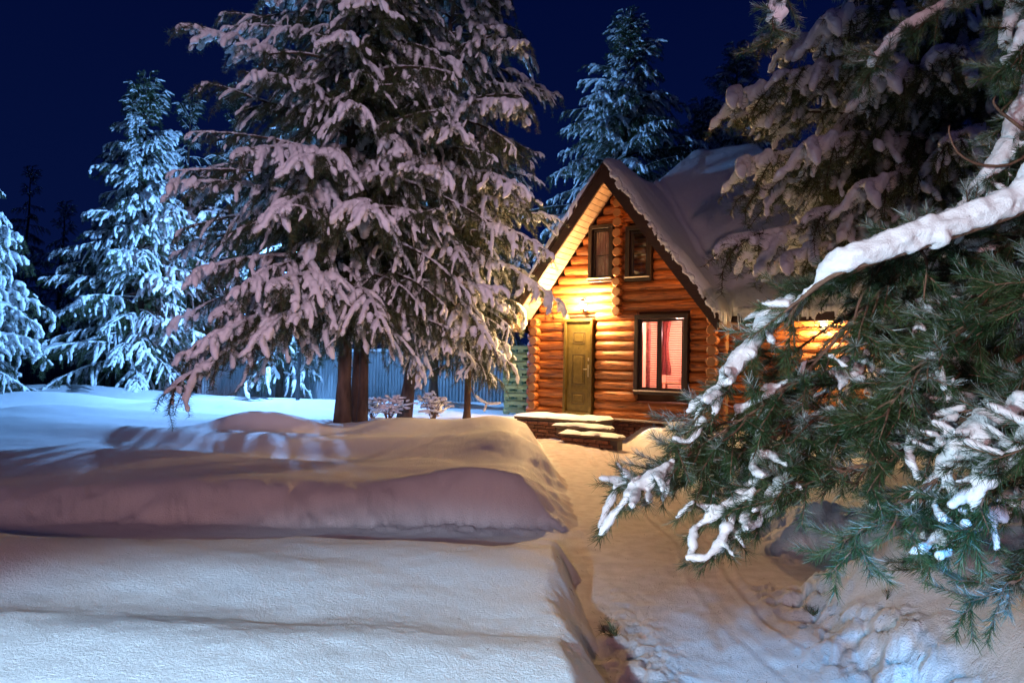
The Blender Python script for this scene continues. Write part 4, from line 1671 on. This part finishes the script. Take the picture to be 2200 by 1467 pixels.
# ragged crust of snow hanging over the right barge board of the house
paths = []
t_ = np.linspace(0, 1, 60)
paths.append((np.stack([E * t_, np.full(60, -ov + .02) + .02 * vnoise(t_ * 20, t_ * 0, seed=97), zr - ROOF_T * E * t_ + .17], -1), .055 + .022 * vnoise(t_ * 26, t_ * 0, seed=98)))
for i in range(120):
    s = E * rng.uniform(.02, 1.0)
    zz = zr - ROOF_T * s + .15 + rng.uniform(-.03, .04)
    rad = rng.uniform(.012, .05)
    dn = rng.uniform(.01, .10) * (1 if rng.random() < .5 else .3)
    paths.append((np.array([(s, -ov + .04, zz + .03), (s + rng.uniform(-.04, .04), -ov - .03, zz + .01), (s + rng.uniform(-.02, .06), -ov - .055, zz - dn)]), rad * np.array([1, .9, .5])))
Vs, Fs = tubes_fast(paths, 6)
link('snow_crust', remeshed('snow_crust', Vs, Fs, .018, SNOWR, 1, .014, 16.0, 5), HOUSE)
paths = []
for i in range(70):
    s = rng.uniform(2.35, 4.85)
    rad = rng.uniform(.02, .06)
    zz = ME + .10
    dn = rng.uniform(.02, .22) * (1 if rng.random() < .35 else .35)
    paths.append((np.array([(s, MW0 + .02, zz + .06), (s + .01, MW0 - .07, zz), (s + .02, MW0 - .09, zz - .05 - dn)]), rad * np.array([1.1, 1, .5])))
Vs, Fs = tubes_fast(paths, 6)
link('snow_crust', remeshed('snow_crust', Vs, Fs, .018, SNOWR, 1, .012, 14.0, 6), HOUSE)

# ------------------------------------------------------------------ near pine reaching in from the right
rgf = np.random.default_rng(77)
NP = np.array([3.75, 2.9, 0.0])
near = empty('pine_tree', (NP[0], NP[1], gz(NP[0], NP[1]) - .1))
tag(near, 'near green pine reaching in from the right edge, one bough thick with snow', 'tree')
nb_ = np.array([NP[0], NP[1], gz(NP[0], NP[1]) - .1])
mb = MB()
zs = np.linspace(0, 7.5, 16)
V, Fs = tube_arrays(np.stack([.04 * np.sin(zs), .05 * np.cos(zs * 1.3), zs], -1), .17 * (1 - .8 * zs / 7.5) + .01, 16)
V = V + .02 * vnoise(V[:, 0] * 12, V[:, 1] * 12, V[:, 2] * 3, seed=93)[:, None] * np.array([1, 1, 0])
mb.add(V, Fs)
mb.build('trunk', BARK, near, smooth=True)


def spline(P, n):
    P = np.asarray(P, float)
    k = len(P)
    Q = np.concatenate([[2 * P[0] - P[1]], P, [2 * P[-1] - P[-2]]])
    out = []
    for u in np.linspace(0, k - 1 - 1e-6, n):
        i = int(u)
        t = u - i
        a, b, c, d = Q[i], Q[i + 1], Q[i + 2], Q[i + 3]
        out.append(.5 * ((2 * b) + (c - a) * t + (2 * a - 5 * b + 4 * c - d) * t * t + (3 * b - a - 3 * c + d) * t ** 3))
    return np.array(out)


def near_gap(p):
    """the boughs leave a hole through which the second lantern shines"""
    c = (np.asarray(p) + nb_ - CAM) @ CR
    x_, y_ = 1100 + F * c[0] / max(-c[2], .1), 733.5 - F * c[1] / max(-c[2], .1)
    return math.hypot(x_ - 1768, y_ - 690) < 62


def near_branch(pts, r0, r1, snow_r, bare=.25, density=1.0, side=.36, seed=0, hang=.36, label=None, snow_p=.3, frost_b=-.10, start=None):
    """pts: (px, py, depth) from the outer right to the tip"""
    rg = np.random.default_rng(900 + seed)
    W = np.array([at(*p) for p in pts])
    st_ = NP + np.array([0, 0, max(W[0][2] - .15, .5)]) if start is None else np.asarray(start)
    P = spline(np.concatenate([[st_], W]), 40)
    P = P - nb_
    seg = np.linalg.norm(np.diff(P, axis=0), axis=1)
    s = np.concatenate([[0], np.cumsum(seg)])
    L = s[-1]
    t = s / L
    rad = r0 + (r1 - r0) * t ** .8
    wood = [(P, rad)]
    axes = []
    snow = []
    cam_p = (P + nb_ - CAM) @ CR
    pxx = 1100 + F * cam_p[:, 0] / np.maximum(-cam_p[:, 2], .1)
    if snow_r:
        sr_ = snow_r
        snow_r = lambda tt: sr_(np.interp(tt, t, pxx))
        ks = [k for k in range(40) if t[k] > .12]
        prof = np.array([snow_r(t[k]) for k in ks])
        up = np.array([0, 0, 1.0])
        n1 = vnoise(t[ks] * 9 + seed, t[ks] * 0, seed=95)
        ks = [k for k in ks if snow_r(t[k]) > .004]
        prof = np.array([snow_r(t[k]) for k in ks])
        n1 = vnoise(t[ks] * 9 + seed, t[ks] * 0, seed=95)
        snow.append((P[ks] + up * (prof * .75 + rad[ks] * .5)[:, None], prof * (1 + .18 * n1)))
        for k in ks:
            if rg.random() < .5 and snow_r(t[k]) > .02:
                q = P[k] + rg.normal(size=3) * .012 + up * snow_r(t[k]) * .9
                rr = snow_r(t[k]) * rg.uniform(.7, 1.0)
                snow.append((np.array([q, q + [.01, 0, .01], q + [.03, .01, 0]]), [rr * .8, rr, rr * .8]))
    u = bare * L
    sg = 1
    while u < L:
        b = np.array([np.interp(u, s, P[:, i]) for i in range(3)])
        T = np.array([np.interp(min(u + .03, L), s, P[:, i]) - np.interp(max(u - .03, 0), s, P[:, i]) for i in range(3)])
        T /= np.linalg.norm(T) + 1e-9
        side_v = np.cross(T, [0, 0, 1.0])
        side_v /= np.linalg.norm(side_v) + 1e-9
        f = u / L
        ll = side * (1.0 - .55 * f) * rg.uniform(.6, 1.2)
        d = T * rg.uniform(.6, 1.0) + side_v * sg * rg.uniform(.35, .9) + np.array([0, 0, -1.0]) * rg.uniform(-.25, .5) * hang * 2
        d /= np.linalg.norm(d)
        m = 8
        ss = np.linspace(0, 1, m)[:, None]
        q = b + d * ll * ss + np.array([0, 0, -1.0]) * ll * hang * rg.uniform(.1, .6) * ss ** 2 + T * ll * .25 * ss ** 2
        q = q + .012 * rg.normal(size=3) * np.sin(ss * 3)
        wood.append((q, np.linspace(.0055, .002, m)))
        axes.append(q[2:])
        gap = near_gap(b) or near_gap(q[-1]) or near_gap(q[4])
        if gap and rg.random() < .93:
            wood.pop()
            axes.pop()
            u += .03
            sg = -sg
            continue
        has_snow = float(vnoise(np.array([u * 4.5 + seed * 3.7]), np.array([sg * .35]), seed=101)[0]) > .72 - 1.5 * snow_p and snow_p > .1
        if has_snow:
            rr = rg.uniform(.009, .019)
            kk = slice(2, 7)
            snow.append((q[kk] + [0, 0, rr * .9], rr * np.array([.6, 1.0, 1.15, 1.0, .6]) * rg.uniform(.8, 1.1, 5)))
            if rg.random() < .25:
                c0 = q[rg.integers(3, 7)] + [0, 0, rr * 1.2]
                snow.append((np.array([c0 - [.02, 0, 0], c0, c0 + [.02, 0, .005]]), np.array([.7, 1.1, .7]) * rr * 1.3))
        ns = max(2, int(ll / .055 * density))
        for i in range(ns):
            v = (i + .8) / ns
            k = min(m - 1, int(v * (m - 1)))
            c = q[k]
            T2 = q[min(k + 1, m - 1)] - q[max(k - 1, 0)]
            T2 /= np.linalg.norm(T2) + 1e-9
            rv = rg.normal(size=3)
            rv -= T2 * rv.dot(T2)
            rv /= np.linalg.norm(rv) + 1e-9
            d2 = T2 * rg.uniform(.6, 1.1) + rv * .75 + np.array([0, 0, .05])
            d2 /= np.linalg.norm(d2)
            l2 = rg.uniform(.07, .17)
            s2 = np.linspace(0, 1, 4)[:, None]
            q2 = c + d2 * l2 * s2 + np.array([0, 0, .04 * l2]) * s2 ** 2
            wood.append((q2, np.linspace(.003, .0015, 4)))
            axes.append(q2)
            if (has_snow and rg.random() < .75) or rg.random() < .05:
                rr = rg.uniform(.009, .018)
                snow.append((q2 + [0, 0, rr], rr * np.array([.7, 1.0, 1.0, .6])))
        u += rg.uniform(.030, .050) / density
        sg = -sg
    axes.append(P[-8:])
    Vw, Fw = tubes_fast(wood, 6)
    Vn, Fn, base, D = needles(axes, rg, 950, .046, .0023, fwd=1.15, spread=.8)
    o = link('branch', raw_mesh('branch', Vw, Fw, TWIG), near)
    me = raw_mesh('needles', Vn, Fn, NEEDLEF, smooth=False)
    nz_ = vnoise(base[:, 0] * 7, base[:, 1] * 7, base[:, 2] * 7, seed=96)
    fr = np.clip(frost_b + .55 * nz_ + .45 * D[:, 2] + .25 * rg.normal(size=len(D)), 0, 1) ** 1.2
    fr = np.repeat(np.clip(fr, 0, .95), 4).astype(np.float32)
    a = me.attributes.new('frost', 'FLOAT', 'POINT')
    a.data.foreach_set('value', fr)
    link('needles', me, o)
    if snow:
        Vs, Fs_ = tubes_fast([(np.asarray(p), np.asarray(r)) for p, r in snow], 6)
        tag(link('snow', remeshed('snow', Vs, Fs_, .0085, SNOWF, 1, .007, 26.0, seed), o), kind='stuff')
    if label:
        tag(o, label)
    return P + nb_


def sn(*kv):
    """snow thickness along a bough, keyed by where along it one is"""
    xs, ys = zip(*sorted(kv))
    return lambda t: float(np.interp(t, xs, ys))


NB = []
# the thick snowy bough
B1 = near_branch([(2330, 400, 2.2), (2190, 455, 2.15), (2050, 505, 2.15), (1920, 548, 2.15), (1830, 575, 2.15), (1775, 600, 2.2), (1715, 650, 2.3), (1690, 700, 2.35)],
                 .040, .008, sn((2600, .045), (2100, .050), (1950, .046), (1850, .040), (1790, .038), (1768, .022), (1750, .008), (1700, .006)), bare=.93, density=.5, seed=1, label='thick bough carrying a long roll of snow')
near_branch([(2050, 500, 2.6), (1930, 590, 2.6), (1840, 680, 2.55), (1740, 790, 2.5), (1640, 870, 2.45), (1500, 960, 2.4), (1370, 1045, 2.35)],
            .018, .003, None, bare=.30, seed=2, side=.30, snow_p=.28)
near_branch([(2200, 450, 2.65), (1900, 560, 2.6), (1760, 610, 2.55), (1690, 665, 2.5), (1640, 720, 2.5), (1590, 790, 2.45), (1530, 860, 2.4), (1470, 930, 2.4)],
            .014, .003, sn((1705, 0), (1685, .030), (1652, .050), (1625, .028), (1600, .040), (1572, .038), (1550, .018), (1535, .0)), bare=.55, seed=3, side=.22, snow_p=.25,
            label='left edge bough with fat snow clumps')
near_branch([(2330, 560, 2.9), (2150, 620, 2.85), (1980, 680, 2.8), (1850, 760, 2.7), (1740, 850, 2.6), (1640, 950, 2.5), (1560, 1010, 2.5)],
            .018, .003, None, bare=.12, seed=4, side=.34, snow_p=.25)
near_branch([(2330, 690, 2.6), (2130, 750, 2.6), (1950, 830, 2.55), (1800, 930, 2.5), (1700, 1000, 2.4), (1560, 1110, 2.3)],
            .020, .003, None, bare=.12, seed=5, side=.36, snow_p=.30)
near_branch([(2330, 800, 2.4), (2150, 860, 2.35), (2020, 930, 2.3), (1880, 990, 2.3), (1760, 1030, 2.3), (1690, 1060, 2.3)],
            .020, .003, None, bare=.10, seed=6, side=.32, snow_p=.35)
near_branch([(2330, 880, 2.2), (2170, 910, 2.2), (2080, 960, 2.15), (2020, 1020, 2.15), (1930, 1090, 2.15), (1830, 1150, 2.2)],
            .018, .003, sn((2600, .02), (2300, .03), (2100, .045), (2040, .030), (2000, .0)), bare=.14, seed=7, side=.30, snow_p=.4)
near_branch([(2330, 1000, 2.2), (2200, 1050, 2.2), (2080, 1110, 2.15), (2010, 1150, 2.15)],
            .014, .003, None, bare=.12, seed=8, side=.28, snow_p=.35)
near_branch([(2330, 1090, 2.3), (2230, 1150, 2.3), (2180, 1220, 2.3), (2110, 1250, 2.3), (2030, 1225, 2.3), (1960, 1210, 2.3)],
            .009, .002, None, bare=.35, density=.55, seed=9, side=.16, hang=.2, snow_p=.04, frost_b=.05)
near_branch([(2330, 620, 2.3), (2200, 640, 2.3), (2100, 690, 2.3), (2010, 760, 2.3), (1930, 850, 2.3), (1870, 930, 2.3)],
            .016, .003, None, bare=.12, seed=10, side=.34, snow_p=.35)
near_branch([(2330, 720, 3.0), (2150, 800, 3.0), (2000, 860, 2.95), (1880, 900, 2.9), (1780, 930, 2.9)],
            .016, .003, None, bare=.10, seed=11, side=.38, snow_p=.22)
near_branch([(2330, 480, 3.0), (2200, 520, 3.0), (2100, 560, 3.0), (1980, 610, 3.0), (1880, 650, 2.95), (1800, 690, 2.9), (1700, 760, 2.8)],
            .015, .003, None, bare=.12, seed=12, side=.30, snow_p=.25)
near_branch([(2330, 940, 2.0), (2230, 960, 2.0), (2160, 1000, 2.0), (2110, 1060, 2.0), (2080, 1120, 2.0)],
            .012, .003, sn((2600, .02), (2200, .03), (2120, .03), (2080, .0)), bare=.2, seed=13, side=.22, snow_p=.5)
near_branch([(2330, 1160, 2.2), (2260, 1200, 2.2), (2200, 1240, 2.2), (2140, 1270, 2.2), (2080, 1300, 2.2)],
            .008, .002, None, bare=.3, density=.5, seed=14, side=.14, hang=.2, snow_p=.03, frost_b=.05)
near_branch([(1990, 870, 2.55), (1900, 880, 2.5), (1800, 890, 2.5), (1700, 920, 2.5), (1590, 970, 2.5), (1480, 1030, 2.4)],
            .012, .003, None, bare=.35, seed=15, side=.30, snow_p=.28, start=at(2330, 700, 2.7))
# upper boughs, lit warm from the left
near_branch([(2330, 120, 3.0), (2200, 240, 2.9), (2160, 330, 2.8), (2110, 400, 2.8), (2080, 440, 2.8)],
            .012, .003, sn((2600, .03), (2200, .04), (2070, .025)), bare=.35, seed=16, side=.16, snow_p=.2)
near_branch([(2330, -150, 3.2), (2120, -40, 3.1), (2010, 30, 3.0), (1930, 90, 3.0), (1870, 150, 3.0)],
            .012, .003, sn((2600, .02), (2050, .02), (1950, .04), (1870, .025)), bare=.4, seed=17, side=.20, snow_p=.3, start=(3.75, 2.9, 3.4))
near_branch([(2330, -260, 3.3), (2000, -160, 3.2), (1780, -90, 3.2), (1690, -30, 3.2), (1660, 60, 3.2)],
            .012, .003, sn((2600, .02), (1800, .03), (1690, .045), (1655, .03)), bare=.45, seed=18, side=.20, snow_p=.3, start=(3.75, 2.9, 3.6))
near_branch([(2330, -90, 2.9), (2220, -20, 2.8), (2170, 50, 2.8), (2160, 110, 2.8)],
            .010, .003, sn((2600, .02), (2200, .04), (2150, .02)), bare=.35, seed=19, side=.16, snow_p=.3, start=(3.75, 2.9, 3.2))
near_branch([(2330, -60, 2.7), (2260, 40, 2.6), (2200, 90, 2.6), (2170, 150, 2.6)],
            .010, .003, sn((2600, .02), (2220, .035), (2160, .02)), bare=.35, seed=20, side=.16, snow_p=.3, start=(3.75, 2.9, 3.1))
# bare curved twigs
for pts in ([(2240, 300, 2.7), (2180, 350, 2.7), (2110, 355, 2.7), (2060, 330, 2.7), (2040, 290, 2.7), (2040, 270, 2.7)],
            [(2200, 280, 2.7), (2150, 240, 2.7), (2135, 220, 2.7), (2140, 205, 2.7)], [(2150, 240, 2.7), (2175, 215, 2.7)],
            [(1960, 520, 2.55), (1990, 560, 2.5), (1985, 640, 2.5)], [(1900, 560, 2.55), (1850, 640, 2.5), (1830, 700, 2.5), (1790, 760, 2.5)],
            [(2100, 470, 2.5), (2080, 420, 2.5), (2100, 395, 2.5)]):
    P = spline([at(*p) for p in pts], 14) - nb_
    MB().tube(P, np.linspace(.007, .0025, 14), 6).build('twig', TWIG, near, smooth=True)

# ------------------------------------------------------------------ small things on the snow


def sprig(loc, size, az, label, n=5):
    rg = np.random.default_rng(int(abs(az) * 100) + 5)
    axes = []
    for i in range(n):
        a = az + rg.uniform(-.9, .9)
        d = np.array([math.cos(a), math.sin(a), rg.uniform(.1, .6)]) * size * rg.uniform(.6, 1)
        axes.append(np.linspace(0, 1, 4)[:, None] * d + [0, 0, -.01])
    Vw, Fw = tubes_fast([(q, np.linspace(.003, .0015, 4)) for q in axes], 6)
    root = link('pine_sprig', raw_mesh('pine_sprig', Vw, Fw, TWIG), None, (loc[0], loc[1], gz(loc[0], loc[1]) + .005))
    Vn, Fn, _, _ = needles(axes, rg, 420, .05, .0022, fwd=.9, spread=.9)
    link('needles', raw_mesh('needles', Vn, Fn, NEEDLE, smooth=False), root)
    tag(root, label, 'sprig')


def ground_at(px, py):
    """walk down the view ray until it meets the snow"""
    p0 = at(px, py, 1.0) - CAM
    for d in np.arange(1.5, 30, .03):
        q = CAM + p0 * d
        if q[2] < gz(q[0], q[1]):
            return q
    return CAM + p0 * 10


g1 = ground_at(1325, 1372)
sprig(g1, .10, 2.0, 'small fallen pine sprig lying on the rough snow left of the path')
g1 = ground_at(1745, 1335)
sprig(g1, .09, 1.0, 'small fallen pine sprig stuck in the snow rubble right of the path')
g1 = ground_at(1905, 1297)
sprig(g1, .06, .4, 'tiny pine sprig poking from the smooth snow bank at lower right')

# needle litter and twiglets on the trodden snow
rg = np.random.default_rng(5)
n = 420
X = rg.normal(1.25, .55, n)
Y = rg.uniform(2.8, 6.5, n)
Zg = ground_height(X, Y) + .003
A_ = rg.uniform(0, 6.28, n)
Ln = rg.uniform(.012, .04, n)
dx, dy = np.cos(A_) * Ln, np.sin(A_) * Ln
wx, wy = -np.sin(A_) * .0012, np.cos(A_) * .0012
Z2 = ground_height(X + dx, Y + dy) + .004
V = np.stack([np.stack([X - wx, Y - wy, Zg], -1), np.stack([X + wx, Y + wy, Zg], -1), np.stack([X + dx + wx, Y + dy + wy, Z2], -1), np.stack([X + dx - wx, Y + dy - wy, Z2], -1)], 1).reshape(-1, 3)
lit = link('needle_litter', raw_mesh('needle_litter', V, np.arange(4 * n).reshape(n, 4), TWIG, smooth=False))
tag(lit, 'dark needles and bits of twig scattered over the trodden snow of the path', 'litter', kind='stuff')

# low snowy shrubs under the trees


def shrub(px, py, d, h, w, label, seed):
    rg = np.random.default_rng(seed)
    p = at(px, py, d)
    z = gz(p[0], p[1])
    root = empty('shrub', (p[0], p[1], z))
    tag(root, label, 'shrub')
    wood, snow, axes = [], [], []
    for i in range(22):
        a = rg.uniform(0, 6.28)
        r_ = w * rg.uniform(.3, 1)
        hh = h * rg.uniform(.45, 1)
        s = np.linspace(0, 1, 7)[:, None]
        q = s * [math.cos(a) * r_, math.sin(a) * r_, 0] + np.array([0, 0, hh]) * np.sin(s * 2.0) / math.sin(1.571) + [0, 0, -.05]
        wood.append((q, np.linspace(.008, .003, 7)))
        for k in range(2, 7):
            for _ in range(2):
                d2 = rg.normal(size=3) * .09
                d2[2] = abs(d2[2]) * .4 - .03
                q2 = q[k] + np.linspace(0, 1, 3)[:, None] * d2
                wood.append((q2, [.004, .003, .002]))
                if rg.random() < .55:
                    rr = rg.uniform(.014, .028)
                    snow.append((q2 + [0, 0, rr * .7], rr * np.array([.8, 1.1, .8])))
        axes.append(q[3:])
    Vw, Fw = tubes_fast(wood, 6)
    link('stems', raw_mesh('stems', Vw, Fw, TWIG), root)
    Vs, Fs = tubes_fast([(np.asarray(a), np.asarray(b)) for a, b in snow], 6)
    tag(link('snow', raw_mesh('snow', Vs, Fs, SNOW), root), kind='stuff')
    Vn, Fn, _, _ = needles(axes, rg, 60, .05, .006)
    link('foliage', raw_mesh('foliage', Vn, Fn, NEEDLE, smooth=False), root)


shrub(835, 892, 13.4, .55, .42, 'low snowy shrub between the thick dark trunk and the leaning trunk', 31)
shrub(930, 885, 13.2, .62, .40, 'low snowy shrub just right of the leaning trunk', 32)
shrub(800, 888, 14.4, .45, .35, 'smallest snowy shrub, beside the trio of dark trunks', 33)
# dead snowy branch lying near the small pine
dbr = at(1040, 872, 13.2)
P = spline([at(1008, 822, 13.5), at(1020, 850, 13.3), at(1045, 868, 13.2), at(1075, 868, 13.1)], 10)
P2 = spline([at(1045, 868, 13.2), at(1040, 884, 13.1)], 4)
P = P - dbr
P2 = P2 - dbr
Vw, Fw = tubes_fast([(P, np.linspace(.012, .006, 10)), (P2, np.linspace(.008, .004, 4))], 6)
db = link('fallen_branch', raw_mesh('fallen_branch', Vw, Fw, TWIG), None, dbr)
tag(db, 'broken bare branch with lumps of snow hanging from the small pale trunked pine', 'branch')
Vs, Fs = tubes_fast([(P[3:] + [0, 0, .02], .02 + .012 * np.abs(np.sin(np.arange(7) * 2.1))), (P2 + [0, 0, .01], [.02, .03, .03, .02])], 6)
tag(link('snow', raw_mesh('snow', Vs, Fs, SNOW), db), kind='stuff')
